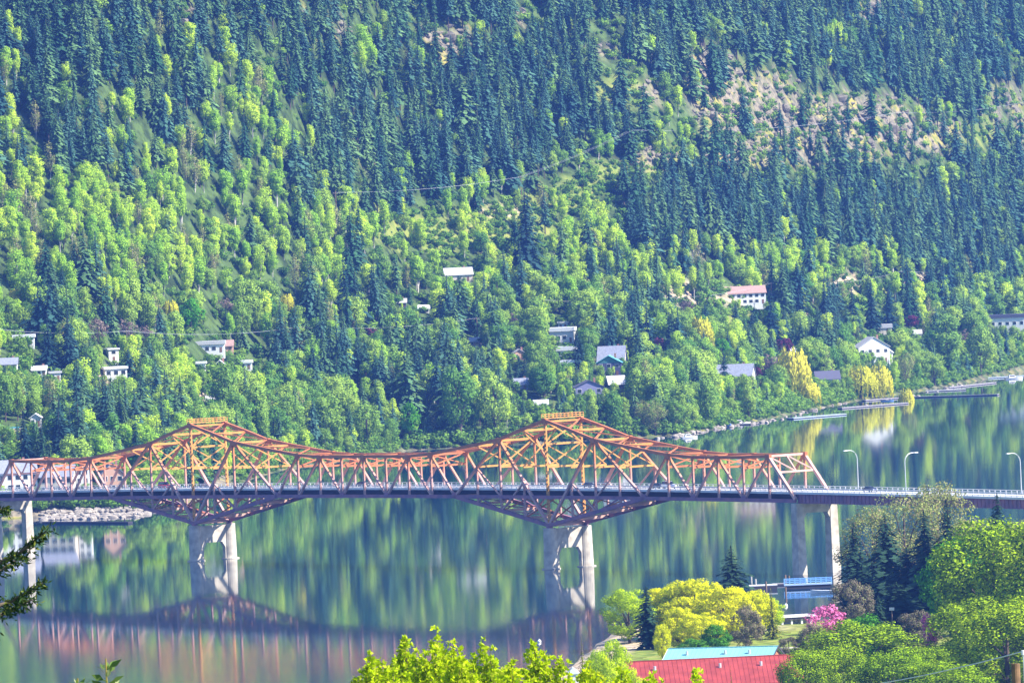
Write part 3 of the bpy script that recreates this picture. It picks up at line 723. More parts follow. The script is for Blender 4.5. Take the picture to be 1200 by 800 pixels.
LIB['nyelg'] = [nb('maple_tree', 124, L_YELG, rx=.42)]
LIB['noli'] = [nb('cottonwood_tree', 130 + i, L_OLI, rx=[.40, .45][i % 2], nclump=105, size=.0115, nleaf=230, clump=.085, flat=1.35, inner=.5, round_=.2) for i in range(2)]
LIB['ngrn'] = [nb('maple_tree', 134 + i, L_GRN, rx=.45, size=.02, nclump=90, nleaf=110) for i in range(2)]
LIB['ntwig'] = [nb('budding_tree', 138, L_NTWIG, rx=.5, z0=.05, size=.014)]
LIB['npale'] = [nb('budding_tree', 140 + i, L_PALE, rx=.45, z0=.12, size=.011, nclump=80, nleaf=90, clump=.10) for i in range(2)]
LIB['shr'] = [bro('shrub', 90 + i, L_SHR, M_BARK, .03, nclump=9, nleaf=28, size=.10, rx=.6, z0=.0, clump=.3) for i in range(3)]
NAMEKIND = {}

def plant(model, loc, h, wide=1.0, rot=None, label=None, cat='tree', group=None, parts=True):
    rot = random.uniform(0, 6.28) if rot is None else rot
    if parts:
        r = thing(model.kind, label, cat, loc, rot, group); r.scale = (h * wide, h * wide, h)
        obj('crown', model.crown, r); obj('trunk', model.trunk, r)
    else:
        r = obj(model.kind, model.whole, None, loc, rot); r.scale = (h * wide, h * wide, h); tag(r, label, cat, group)
    return r
def stuff_field(name, label, models, rows):
    """many copies of the models as one object: rows of (x, y, z, scale, width, turn, model index)"""
    src = bpy.data.collections.new(name + '_source')
    for i, m in enumerate(models):
        o = bpy.data.objects.new('%s_source_%02d' % (name, i), m.whole); src.objects.link(o)
    rows = np.asarray(rows, np.float32)
    me = bpy.data.meshes.new(name); me.vertices.add(len(rows)); me.vertices.foreach_set('co', rows[:, :3].ravel())
    for k, c, ty in (('size', rows[:, 3], 'FLOAT'), ('width', rows[:, 3] * rows[:, 4], 'FLOAT'), ('turn', rows[:, 5], 'FLOAT'), ('pick', rows[:, 6].astype(np.int32), 'INT')):
        a = me.attributes.new(k, ty, 'POINT'); a.data.foreach_set('value', c)
    o = obj(name, me); tag(o, label, None, None, 'stuff')
    g = bpy.data.node_groups.new(name + '_nodes', 'GeometryNodeTree')
    g.interface.new_socket('Geometry', in_out='INPUT', socket_type='NodeSocketGeometry'); g.interface.new_socket('Geometry', in_out='OUTPUT', socket_type='NodeSocketGeometry')
    N, L = g.nodes, g.links; gi = N.new('NodeGroupInput'); go = N.new('NodeGroupOutput')
    ip = N.new('GeometryNodeInstanceOnPoints'); ci = N.new('GeometryNodeCollectionInfo'); ci.inputs['Collection'].default_value = src
    ci.inputs['Separate Children'].default_value = True; ci.inputs['Reset Children'].default_value = True
    def at(k, t):
        n = N.new('GeometryNodeInputNamedAttribute'); n.data_type = t; n.inputs['Name'].default_value = k; return n.outputs['Attribute']
    cs = N.new('ShaderNodeCombineXYZ'); L.new(at('width', 'FLOAT'), cs.inputs[0]); L.new(at('width', 'FLOAT'), cs.inputs[1]); L.new(at('size', 'FLOAT'), cs.inputs[2])
    cr_ = N.new('ShaderNodeCombineXYZ'); L.new(at('turn', 'FLOAT'), cr_.inputs[2])
    L.new(gi.outputs[0], ip.inputs['Points']); L.new(ci.outputs[0], ip.inputs['Instance']); ip.inputs['Pick Instance'].default_value = True
    L.new(at('pick', 'INT'), ip.inputs['Instance Index']); L.new(cr_.outputs[0], ip.inputs['Rotation']); L.new(cs.outputs[0], ip.inputs['Scale'])
    L.new(ip.outputs[0], go.inputs[0])
    md = o.modifiers.new('scatter', 'NODES'); md.node_group = g
    return o

# ------------------------------------------------------------------ houses of the far shore
def house(px, py, wpx, hpx, label, wall, roof, kind='gable', rot=0.0, depth=8.0, rise=.35, floors=1, cat='house', name='house', loc=None, nwin=3, chimney=True, accent=None):
    """px, py: middle of the wall foot in the photograph; the foot is set on the slope there"""
    g = loc or G(px, py); sc_ = F / g.y; w = wpx / sc_; h = hpx / sc_
    r = thing(name, label, cat, (g.x, g.y + depth / 2, g.z - .1), rot); wm, rm = wall, roof
    hw = h * (1 - rise); d = depth; a = w / 2
    MB().box(-a, a, -d / 2, d / 2, -2.5, hw).build('wall', wm, r)
    if kind == 'gable':            # ridge runs along the front
        q = MB(); e = .5
        for s in (-1, 1):
            q.add([(-a - e, s * (d / 2 + e), hw - .15), (a + e, s * (d / 2 + e), hw - .15), (a + e, 0, h), (-a - e, 0, h),
                   (-a - e, s * (d / 2 + e), hw + .1), (a + e, s * (d / 2 + e), hw + .1), (a + e, 0, h + .25), (-a - e, 0, h + .25)], MB.BF)
        rf = q.build('roof', rm, r)
        MB().prism([(-d / 2, hw), (d / 2, hw), (0, h)], (-a + .02, 0, 0), (0, 1, 0), (0, 0, 1), (2 * a - .04, 0, 0)).build('gable', wm, r)
    elif kind == 'front':          # gable faces the lake
        q = MB(); e = .5
        for s in (-1, 1):
            q.add([(s * (a + e), -d / 2 - e, hw - .15), (s * (a + e), d / 2 + e, hw - .15), (0, d / 2 + e, h), (0, -d / 2 - e, h),
                   (s * (a + e), -d / 2 - e, hw + .1), (s * (a + e), d / 2 + e, hw + .1), (0, d / 2 + e, h + .25), (0, -d / 2 - e, h + .25)], MB.BF)
        rf = q.build('roof', rm, r)
        MB().prism([(-a, hw), (a, hw), (0, h)], (0, -d / 2 + .02, 0), (1, 0, 0), (0, 0, 1), (0, d - .04, 0)).build('gable', accent or wm, r)
    else:                          # flat
        rf = MB().box(-a - .5, a + .5, -d / 2 - .5, d / 2 + .5, hw, hw + max(.35, h - hw)).build('roof', rm, r)
    if chimney and kind != 'flat':
        MB().box(a * .4, a * .4 + .8, .4, 1.2, hw, h + .9).build('chimney', mat('chimney_brick', (.30, .16, .12), .9), rf)
    wf, wg = mat('window_frame', (.78, .78, .76), .6), mat('window_glass', (.03, .04, .05), .1, spec=.7)
    fh = hw / floors
    for f in range(floors):
        for i in range(nwin):
            x = -a + 2 * a * (i + .5) / nwin; ww = min(1.6, 2 * a / nwin * .55); z0 = f * fh + fh * .32; z1 = z0 + min(1.5, fh * .5)
            if f == 0 and i == nwin - 1:
                dr = MB().box(x - .5, x + .5, -d / 2 - .06, -d / 2 + .02, .1, min(2.2, fh * .85)).build('door', mat('door_paint', (.22, .12, .08), .5), r); MB().box(x + .3, x + .38, -d / 2 - .12, -d / 2 - .062, 1., 1.12).build('handle', M_LAMP, dr); continue
            wn_ = MB().box(x - ww / 2 - .12, x + ww / 2 + .12, -d / 2 - .07, -d / 2 + .02, z0 - .12, z1 + .12).build('window', wf, r)
            MB().box(x - ww / 2, x + ww / 2, -d / 2 - .1, -d / 2 - .072, z0, z1).build('pane', wg, wn_)
    HOUSES.append((px - wpx / 2 - 1, py - hpx - 1, px + wpx / 2 + 1, py, g.y))
    return r
HOUSES = []
W1 = mat('white_siding', (.74, .74, .74), .7, var=.05, vscale=.8); W2 = mat('cream_siding', (.66, .58, .48), .7, var=.05); W3 = mat('pale_blue_siding', (.48, .56, .68), .7)
W4 = mat('dark_timber_siding', (.09, .09, .17), .7); W5 = mat('blue_grey_siding', (.22, .22, .38), .7); W6 = mat('peach_stucco', (.60, .36, .26), .8)
RG = mat('grey_shingle_roof', (.26, .28, .36), .8, var=.15, vscale=1.5); RD = mat('dark_shingle_roof', (.10, .10, .15), .8); RW = mat('white_metal_roof', (.78, .79, .82), .5)
RR = mat('rust_red_roof', (.40, .25, .22), .7, var=.1); RT = mat('turquoise_roof', (.16, .50, .52), .6); RP = mat('pale_grey_roof', (.5, .5, .52), .7)
house(18, 588, 46, 48, 'large white gabled apartment house seen through the left end of the bridge truss', W1, RG, 'gable', .2, 12, .3, 3, 'apartment house', 'apartment_house', nwin=5)
house(69, 588, 38, 42, 'white apartment house with shaded balconies, second from the left behind the truss', W2, RG, 'gable', -.1, 10, .3, 3, 'apartment house', 'apartment_house', nwin=4)
house(98, 588, 15, 40, 'narrow white tower-like house with dark windows behind the truss', W1, RP, 'flat', 0, 8, .04, 4, nwin=2)
house(131, 588, 26, 46, 'peach walled house with a grey gable roof behind the truss', W6, RG, 'front', .15, 9, .3, 3, nwin=3)
house(28, 404, 24, 12, 'low white flat-roofed carport high among dark firs at the left edge', W1, RW, 'flat', 0, 7, .3)
house(10, 432, 20, 12, 'small grey-roofed house at the left edge above the firs', W1, RG, 'gable', 0, 7, .6)
house(46, 440, 16, 11, 'small white cabin half hidden by the tall dark firs on the left', W1, RW, 'gable', 0, 6, .4)
house(64, 447, 12, 12, 'little white shed below the mauve budding trees on the left', W1, RP, 'flat', .2, 5, .2, name='shed', cat='shed', nwin=2)
house(131, 425, 12, 16, 'small white tower block of the hillside house with a flat top', W1, RW, 'flat', .3, 6, .1, 2, nwin=1)
house(134, 452, 26, 22, 'white two-storey flat-roofed house beside a peach retaining wall on the left slope', W1, RW, 'flat', .2, 9, .12, 2)
house(243, 414, 40, 14, 'long low white house with a pale roof and red end wing above the left tower', W1, RP, 'flat', 0, 8, .3, 1, nwin=5)
house(266, 412, 14, 13, 'rusty red lean-to at the end of the long low white house', W6, RR, 'gable', 0, 7, .5, nwin=2, chimney=False)
house(285, 434, 20, 11, 'white bungalow half hidden behind broad trees right of the hillside lawn', W1, RW, 'flat', 0, 7, .3)
house(258, 435, 12, 12, 'dark gabled cottage with white trim beside the hillside lawn', W4, RW, 'front', 0, 6, .5, nwin=2)
house(236, 436, 10, 12, 'white pillar-like shed at the left end of the hillside lawn', W1, RW, 'flat', 0, 5, .2, name='shed', cat='shed', nwin=1)
house(247, 472, 10, 9, 'tiny pink shed below the hillside lawn', W6, RP, 'gable', 0, 5, .5, name='shed', cat='shed', nwin=2, chimney=False)
house(42, 500, 12, 15, 'white gable shed beside the turquoise pool cover', W1, RW, 'front', 0, 6, .3, name='shed', cat='shed', nwin=2, chimney=False)
house(537, 331, 32, 16, 'pale roofed house alone among the aspens in the middle of the slope', W2, RP, 'gable', .1, 9, .5)
house(468, 360, 16, 9, 'small dark cottage with a pale gable end in the mid-slope forest', W4, RP, 'gable', 0, 6, .5)
house(497, 366, 12, 8, 'small white hut just right of the dark mid-slope cottage', W1, RW, 'gable', 0, 5, .5, name='hut', cat='hut', nwin=2, chimney=False)
house(608, 421, 14, 12, 'orange gabled cottage between tall firs left of the stepped white building', W6, RP, 'front', .1, 6, .4, nwin=2)
house(611, 456, 16, 12, 'dark slate roofed cottage under the orange one', W5, RG, 'gable', 0, 7, .6, nwin=2)
house(634, 478, 16, 9, 'low grey roofed hut in the broad trees above the right tower', W2, RP, 'gable', 0, 5, .6, name='hut', cat='hut', nwin=2, chimney=False)
house(556, 405, 10, 9, 'small peach hut in the firs above the suspended span', W6, RP, 'gable', 0, 5, .5, name='hut', cat='hut', nwin=2, chimney=False)
house(660, 402, 28, 18, 'upper tier of the stepped white hillside building, widest roof', W1, RW, 'flat', -.1, 12, .25, 1, 'apartment house', 'apartment_house', nwin=4)
house(665, 418, 22, 12, 'middle tier of the stepped white hillside building', W1, RW, 'flat', -.1, 9, .4, 1, 'apartment house', 'apartment_house', nwin=4)
house(668, 432, 18, 10, 'lowest tier of the stepped white hillside building', W1, RW, 'flat', -.1, 8, .4, 1, 'apartment house', 'apartment_house', nwin=3)
house(660, 386, 11, 9, 'small pale blue cabin perched over the stepped white building', W3, RP, 'flat', 0, 5, .2, name='cabin', cat='cabin', nwin=2)
house(718, 430, 31, 24, 'house with a broad grey shingle roof behind the turquoise gable', W2, RG, 'gable', -.15, 10, .75, 1)
house(715, 441, 29, 24, 'dark timber house with a turquoise front gable roof', W4, RT, 'front', -.1, 8, .35, 2, accent=mat('teal_gable_boards', (.07, .22, .22), .7))
house(722, 455, 20, 14, 'low grey roofed boathouse right below the turquoise gable', W4, RP, 'gable', .2, 7, .7, name='boathouse', cat='boathouse', nwin=2, chimney=False)
house(690, 472, 34, 26, 'blue-grey timber house with a low dark roof above the right tower', W5, RD, 'front', .1, 9, .3, 2)
house(869, 357, 56, 21, 'long white two-storey house with a rust red roof on the bare earth terrace', W1, RR, 'gable', .06, 12, .38, 2, nwin=8)
house(863, 450, 42, 23, 'white cottage with a big grey gable roof left of the round plum tree', W1, RG, 'gable', -.2, 10, .6, 1, nwin=4)
house(970, 454, 28, 19, 'pale blue cottage with a dark roof between the yellow willows', W3, RD, 'gable', .1, 8, .5, 1, nwin=4)
house(1022, 425, 38, 30, 'big white house with several gables above the right-hand willows', W1, RP, 'front', .25, 10, .4, 2, nwin=4)
house(1038, 427, 18, 22, 'white front-gabled annex at the right end of the big white house', W1, RP, 'front', -.1, 8, .4, 2, nwin=2, chimney=False)
house(1030, 389, 30, 9, 'pale flat roof of a house hidden by trees above the big white house', W2, RP, 'flat', 0, 7, .5)
house(1074, 396, 12, 9, 'little white hut right of the purple tree', W1, RP, 'gable', 0, 5, .5, name='hut', cat='hut', nwin=1, chimney=False)
house(1183, 396, 42, 28, 'white modern house with a dark flat roof at the right edge of the far shore', W1, RD, 'flat', -.15, 10, .14, 2, nwin=5)
house(928, 418, 10, 10, 'small white cabin under the dark fir left of the big white house', W1, RW, 'gable', 0, 5, .5, name='cabin', cat='cabin', nwin=1, chimney=False)
house(934, 440, 14, 8, 'low slate roof just right of the tall willow', W3, RG, 'gable', 0, 5, .6, nwin=2, name='cabin', cat='cabin', chimney=False)
HEDGE = G(862, 372)
pool = MB().box(-3.4, 3.4, -2.2, 2.2, -.4, .55).build('pool_cover', mat('turquoise_tarp', (.06, .42, .58), .5), None, G(15, 503)); tag(pool, 'bright turquoise swimming pool cover on the lawn at the left edge', 'pool cover')
g0 = pool.location
HOUSES.append((4, 488, 26, 506, g0.y))
pool_wall = MB().box(-4.5, 4.5, -.2, .2, -1.5, 1.0).build('garden_wall', W2, None, g0 + Vector((0, -3.2, -.7))); tag(pool_wall, 'low cream garden wall in front of the turquoise pool cover', 'wall')

# ------------------------------------------------------------------ far trees: where they stand
def zone(x, y):
    """mix of conifer, aspen, broadleaf, and density, by place on the slope"""
    c, a, b, dn = 0., 0., 0., 1.
    if y < 190: c, a, b = .93, .07, .0
    elif y < 345:
        if x < 330: c, a, b = .07, .80, .13
        elif x < 600: c, a, b = (.75, .25, 0) if y < 235 - (x - 330) * .02 else (.05, .75, .2)
        elif x < 720: c, a, b = (.85, .15, 0) if y < 215 else (.12, .78, .10)
        elif x < 1050: c, a, b = (.88, .12, 0) if y < 278 else (.2, .66, .14)
        else: c, a, b = (.86, .10, .04) if y < 300 else (.5, .3, .2)
    else: c, a, b = .25, .24, .51
    def bl(cx, cy, rx, ry): return math.hypot((x - cx) / rx, (y - cy) / ry) < 1
    if y < 200:
        for q in ((25, 165, 40, 45), (205, 45, 28, 40), (262, 70, 16, 45), (300, 105, 28, 45), (255, 130, 20, 30), (12, 60, 14, 40), (440, 55, 14, 25), (480, 65, 12, 18), (130, 130, 30, 24), (215, 150, 60, 30), (330, 165, 40, 30), (1112, 130, 20, 24), (820, 60, 16, 20), (180, 200, 40, 40), (800, 140, 20, 40), (975, 45, 18, 20)):
            if bl(*q): c, a, b = .3, .7, 0
    for q in ROCK:
        if bl(*q): dn = min(dn, .15 if q[2] > 25 else .3)
    for q in SAND:
        if bl(*q): dn = min(dn, .06)
    for q in MEAD:
        if bl(*q): dn = min(dn, .14)
    if bl(810, 225, 95, 48): c, a, b = .97, .03, 0; dn = 1.2 if dn == 1 else dn
    if bl(1120, 225, 100, 75) or bl(990, 255, 60, 30): c, a, b = .9, .07, .03
    if bl(620, 285, 16, 60): c, a, b = .95, .05, 0
    for q in ((80, 415, 50, 75), (430, 345, 40, 60), (75, 510, 75, 45), (545, 400, 60, 50), (930, 370, 70, 40), (370, 410, 60, 40), (770, 390, 40, 40), (475, 470, 40, 60), (600, 455, 30, 50)):
        if bl(*q): c, a, b = .62, .10, .28
    for q in ((640, 350, 60, 30), (300, 480, 90, 50), (420, 500, 60, 40), (760, 470, 80, 40), (230, 370, 30, 30)):
        if bl(*q): c, a, b = .10, .2, .70
    return c, a, b, dn
def blocked(x, y, h, w):
    """would this tree stand in front of a house that the photograph shows?"""
    px, py = proj(np.array([x]), np.array([y]), np.array([float(hfar(x, y))])); px, py = px[0], py[0]; s = F / y; t = py - h * s; ww = w * s * .8
    for a, b, c, d, Y in HOUSES:
        if y < Y + 12 and px + ww > a and px - ww < c and t < d - (d - b) * (.72 if c < 720 else .6) and py > b: return True
    return False
SPECIAL = []         # hand placed far trees: (kind, px, foot py, height px, width factor, label)
S = SPECIAL.append
S(('con', 620, 346, 136, 1.15, 'very tall slender dark fir standing alone in the aspens in the middle of the slope'))
for px, py, h, lb in [(905, 405, 70, 'tallest dark fir right of the white house with the rust red roof'), (968, 392, 66, 'pointed dark fir left of the sandy cut'), (1000, 392, 60, 'dark fir directly below the sandy cut'), (1022, 388, 64, 'dark fir just right of the sandy cut'), (1043, 392, 56, 'dark fir at the right end of the row below the sandy cut'),
                      (863, 400, 48, 'dark fir below the left end of the rust red roof'), (882, 404, 46, 'dark fir beneath the middle of the rust red roof'), (938, 398, 62, 'broad blue-green fir between two taller dark firs below the terrace'), (105, 345, 56, 'solitary dark spruce in the aspens at the left'), (405, 378, 82, 'tall dark spruce above the left half of the suspended span'),
                      (418, 385, 70, 'dark spruce close behind the tall one above the suspended span'), (740, 425, 56, 'dark spruce right of the grey shingle roof'), (678, 432, 48, 'dark fir right of the stepped white building'), (30, 560, 80, 'dark fir at the lower left edge above the apartment houses'), (50, 560, 70, 'drooping dark fir left of the pale poplar by the truss'),
                      (72, 562, 84, 'tall dark fir above the left end of the truss'), (100, 560, 66, 'dark fir right above the truss at the left'), (58, 440, 76, 'tall dark fir between white cabins on the left'), (82, 450, 84, 'tallest dark fir on the left, right of the white cabins'), (760, 425, 70, 'dark fir above the yellowing maple of the middle shore'),
                      (850, 466, 56, 'dark fir in front of the white cottage with the big grey gable')]:
    S(('con', px, py, h, 1.15, lb))
S(('pop', 822, 372, 58, 1.0, 'columnar poplar left of the rust red roof')); S(('pop', 830, 374, 48, 1.0, 'shorter columnar poplar beside the taller one left of the rust red roof')); S(('pop', 133, 545, 74, 1.1, 'pale green columnar poplar above the left truss'))
S(('lime', 224, 395, 50, .95, 'vivid lime green maple in the middle of the left slope')); S(('lime', 848, 428, 36, .8, 'vivid lime green maple below the yellowing willow')); S(('lime', 482, 520, 54, .7, 'bright green maple on the shore behind the suspended span')); S(('lime', 155, 548, 20, 1.4, 'low bright green maple above the left truss'))
S(('wil', 822, 412, 46, .9, 'yellowing willow below the poplars')); S(('wil', 930, 466, 66, .9, 'large golden willow leaning over the shore')); S(('wil', 948, 474, 30, 1.3, 'low golden willow in front of the pale blue cottage')); S(('wil', 1010, 468, 44, 1.2, 'golden willow left of the pinkish budding tree')); S(('wil', 1032, 466, 46, .9, 'golden willow right below the big white house')); S(('wil', 1062, 470, 34, .8, 'small golden willow at the water right of the meadow'))
S(('wil', 200, 372, 22, 1.2, 'small golden tree left of the lime green maple')); S(('wil', 337, 366, 24, 1.0, 'small golden tree in the dark firs of the middle left slope')); S(('wil', 18, 360, 24, 1.0, 'small golden tree at the left edge'))
S(('pur', 891, 450, 24, 1.0, 'round dark plum tree beside the white cottage')); S(('pur', 920, 418, 26, .9, 'dark plum tree above the large golden willow')); S(('pur', 1068, 386, 20, 1.2, 'purple plum tree near the little white hut')); S(('pur', 773, 414, 22, .9, 'purple plum tree in the middle of the shore village')); S(('pur', 435, 396, 14, 1.2, 'purple plum tree low in the mid-slope forest'))
for px, py, h, lb in [(150, 406, 36, 'mauve leafless tree above the white two-storey house'), (115, 408, 36, 'mauve leafless tree at the left of its group'), (170, 410, 30, 'mauve leafless tree at the right of its group'), (265, 378, 30, 'mauve leafless tree right of the lime green maple'), (605, 392, 28, 'mauve leafless tree left of the stepped white building'),
                      (805, 372, 26, 'mauve leafless tree under the bare earth terrace'), (905, 445, 34, 'mauve leafless tree behind the large golden willow'), (1128, 408, 24, 'mauve leafless tree left of the white modern house')]: S(('bare', px, py, h, 1.0, lb))
S(('pale', 1062, 452, 42, .8, 'pinkish budding tree on the shore right of the golden willows')); S(('pale', 768, 510, 44, .9, 'pale olive budding tree on the point behind the right truss')); S(('pale', 755, 505, 38, .9, 'second pale olive tree on the point, left of its neighbour'))
for px, py, h, w, lb in [(1110, 440, 78, 1.0, 'large dark green domed tree on the right shore'), (1096, 452, 40, 1.1, 'bright green maple below the large domed tree'), (1150, 440, 60, 1.0, 'domed tree between the large one and the white modern house'),
                         (385, 528, 70, 1.0, 'rounded green tree on the shore behind the left part of the suspended span'), (430, 528, 60, 1.1, 'broad green tree at the water behind the suspended span'), (300, 520, 76, 1.0, 'leafy tree right behind the left tower'), (265, 500, 80, .9, 'tall leafy tree above the left tower walkway'), (340, 524, 66, .9, 'leafy tree behind the falling top chord of the left tower'),
                         (540, 520, 96, .8, 'tall leafy tree on the shore left of the right tower'), (580, 516, 80, .9, 'leafy tree closest to the left of the right tower'), (720, 508, 50, 1.1, 'leafy tree on the shore right of the right tower'), (800, 505, 60, .9, 'leafy shore tree above the moored white motorboat'), (830, 500, 60, .9, 'leafy shore tree left of the white cottage'), (878, 492, 54, .8, 'leafy shore tree before the grassy slope')]:
    S(('bro', px, py, h, w, lb))
spots = {}
for kind, px, py, h, w, lb in SPECIAL:
    g = G(px, py); s = F / g.y; rad = .3
    cat = {'con': 'conifer', 'wil': 'willow'}.get(kind, 'tree')
    plant(random.choice(LIB['dcon' if kind == 'con' else kind]), (g.x, g.y, g.z - .3), h / s, w, None, lb, cat, {'con': 'firs picked out along the far shore', 'wil': 'golden willows of the far shore', 'bare': 'leafless trees among the far houses'}.get(kind))
    HOUSES.append((px - 7, py - h * .9, px + 7, py - h * .2, g.y)) if kind in ('wil', 'lime', 'pur', 'pop', 'bare') or (kind == 'con' and (px > 840 or px == 620)) else None

cand = []
for Y0 in np.arange(2560, 4620, 6.2):
    half = 640 * Y0 / F + 14
    for X0 in np.arange(-half, half + 1, 5.4):
        x, y = X0 + rng.uniform(-2.6, 2.6), Y0 + rng.uniform(-3.2, 3.2); cand.append((x, y))
cand = np.array(cand); cx, cy = cand[:, 0], cand[:, 1]; cz = hfar(cx, cy); sd = shore_dist(cx, cy); ppx, ppy = proj(cx, cy, cz)
TREES = {'con': [], 'asp': [], 'bro': []}; SHR = []
for i in range(len(cand)):
    x, y, z, px, py = cx[i], cy[i], cz[i], ppx[i], ppy[i]
    if sd[i] < 3 or z < .8 or py < -240 or y > np.interp(x, MF[:, 0], MF[:, 1]) + 470: continue
    s = F / y; c, a, b, dn = zone(px, py - 24)
    if py < 345: dn = min(dn, zone(px, py)[3] * 1.3, zone(px, py - 42)[3] * 1.6)
    low = py > 345
    dn *= (.62 if low else .80) * (.75 + 1.1 * (float(vnoise(np.array([x]), np.array([y]), 26, 21)[0]) + .2))
    u = rng.random()
    if u > dn:
        if sd[i] > 3 and rng.random() < (.95 if py > 190 else .8): SHR.append((x, y, z, rng.uniform(1.5, 5.5), rng.uniform(.9, 1.6), rng.uniform(0, 6.28), rng.integers(0, 3)))
        continue
    v = rng.random() * (c + a + b)
    # neighbours of a kind keep together
    v = (v + .3 * float(vnoise(np.array([x]), np.array([y]), 18, 22)[0])) 
    k = 'con' if v < c else ('asp' if v < c + a else 'bro')
    if k == 'con': h = 15 + 17 * rng.beta(1.5, 2.2) if not low else rng.uniform(17, 30)
    elif k == 'asp': h = rng.uniform(10, 18) if not low else rng.uniform(11, 20)
    else: h = rng.uniform(9, 15) if not low else rng.uniform(11, 20)
    if sd[i] < 14: h *= .7
    w = rng.uniform(.8, 1.35)
    if low or py > 320:
        for t_ in range(3):
            if blocked(x, y, h, h * .28): h *= .55
            else: break
        else: continue
        if h < 4: continue
    TREES[k].append((x, y, z - .3, h, w, rng.uniform(0, 6.28), rng.integers(0, len(LIB[k])), px, py, h * s))
ROWS = [(-400, 100, 'near the top of the slope'), (100, 200, 'on the upper slope'), (200, 290, 'halfway up the slope'), (290, 360, 'at the foot of the steep slope'), (360, 430, 'among the hillside houses'), (430, 490, 'just above the far shore'), (490, 900, 'at the edge of the far shore')]
COLS = [(-999, 120, 'at the far left'), (120, 260, 'above the left bridge tower'), (260, 400, 'right of the left tower'), (400, 540, 'above the suspended span'), (540, 700, 'above the right bridge tower'), (700, 850, 'left of the rust red roof'), (850, 1000, 'around the red-roofed house'), (1000, 2000, 'at the far right')]
LOOK = {'con': ('conifer', 'dark blue-green conifers'), 'asp': ('aspen', 'light green aspens'), 'bro': ('tree', 'mid-green leafy trees')}
LBL = {'con': 'dark conifer', 'asp': 'light green aspen', 'bro': 'leafy green tree'}
for k, rows in TREES.items():
    inside = [r for r in rows if -8 < r[7] < 1208 and r[8] - r[9] < 640 and r[8] - .3 * r[9] > 0]
    inside.sort(key=lambda r: -r[9])
    used = {'con': 262, 'asp': 285, 'bro': 262}[k]
    single = set(id(r) for r in inside[:used])
    for r in inside[:used]:
        rn = next(n for a, b, n in ROWS if a <= r[8] - r[9] * .4 < b); cn = next(n for a, b, n in COLS if a <= r[7] < b)
        size = 'tall ' if r[9] > 62 else ''
        plant(LIB[k][int(r[6])], r[:3], r[3], r[4], r[5], '%s%s %s, %s' % (size, LBL[k], rn, cn), LOOK[k][0], '%s%s %s, %s' % (size, LOOK[k][1], rn, cn), parts=r[9] > 70)
    rest = [r[:7] for r in rows if id(r) not in single]
    stuff_field({'con': 'conifer_forest', 'asp': 'aspen_woods', 'bro': 'leafy_woods'}[k], {'con': 'dense dark conifer forest covering the hillside', 'asp': 'light green aspen woods of the hillside', 'bro': 'mid-green leafy woods along the far shore'}[k], LIB[k], rest)
SHR_SHORE = []
# low brush over the forest floor
for i in range(15000):
    Y0 = rng.uniform(2900, 4500); half = 640 * Y0 / F; x = rng.uniform(-half, half); m_ = Y0 - float(np.interp(x, MF[:, 0], MF[:, 1]))
    if -120 < m_ < 420: SHR.append((x, Y0, float(hfar(x, Y0)) - .2, rng.uniform(.7, 2.6), rng.uniform(.9, 1.7), rng.uniform(0, 6.28), rng.integers(0, 3)))
# undergrowth also along the water and on the open strips
for i in range(6000):
    Y0 = rng.uniform(2560, 3950); half = 640 * Y0 / F; x = rng.uniform(-half, half)
    d = float(shore_dist(np.array([x]), np.array([Y0]))[0])
    if 1.2 < d < 20 or rng.random() < .0: SHR.append((x, Y0, float(hfar(x, Y0)) - .2, rng.uniform(1.5, 5), rng.uniform(.9, 1.4), rng.uniform(0, 6.28), rng.integers(0, 3)))
for i in range(9000):
    px, py = rng.uniform(0, 1200), rng.uniform(150, 480)
    if any(math.hypot((px - a) / c, (py - b) / d) < 1.1 for a, b, c, d in MEAD) :
        g = G(px, py); SHR.append((g.x, g.y, g.z - .2, rng.uniform(.8, 3.2), rng.uniform(.8, 1.5), rng.uniform(0, 6.28), rng.integers(0, 3)))
stuff_field('undergrowth', 'fresh green shrubs covering the clearings and the shore', LIB['shr'], SHR)

for (x0, y0), (x1, y1) in zip(FS[2:-1], FS[3:]):
    for i in range(int(math.hypot(x1 - x0, y1 - y0) * 2.4)):
        u = rng.random(); o_ = rng.uniform(0, 13); x, y = x0 + (x1 - x0) * u - (o_ if x1 > -120 and y1 - y0 > 60 else 0), y0 + (y1 - y0) * u + o_ * .5
        if x < -105 and o_ < 7: continue
        if float(shore_dist(np.array([x]), np.array([y]))[0]) > .15: SHR_SHORE.append((x, y, float(hfar(x, y)) - .2, rng.uniform(1.2, 3.2 + o_ * .25), rng.uniform(.9, 1.5), rng.uniform(0, 6.28), rng.integers(0, 3)))
stuff_field('shore_bushes', 'green bushes crowding down to the waterline of the far shore', LIB['shr'], SHR_SHORE)
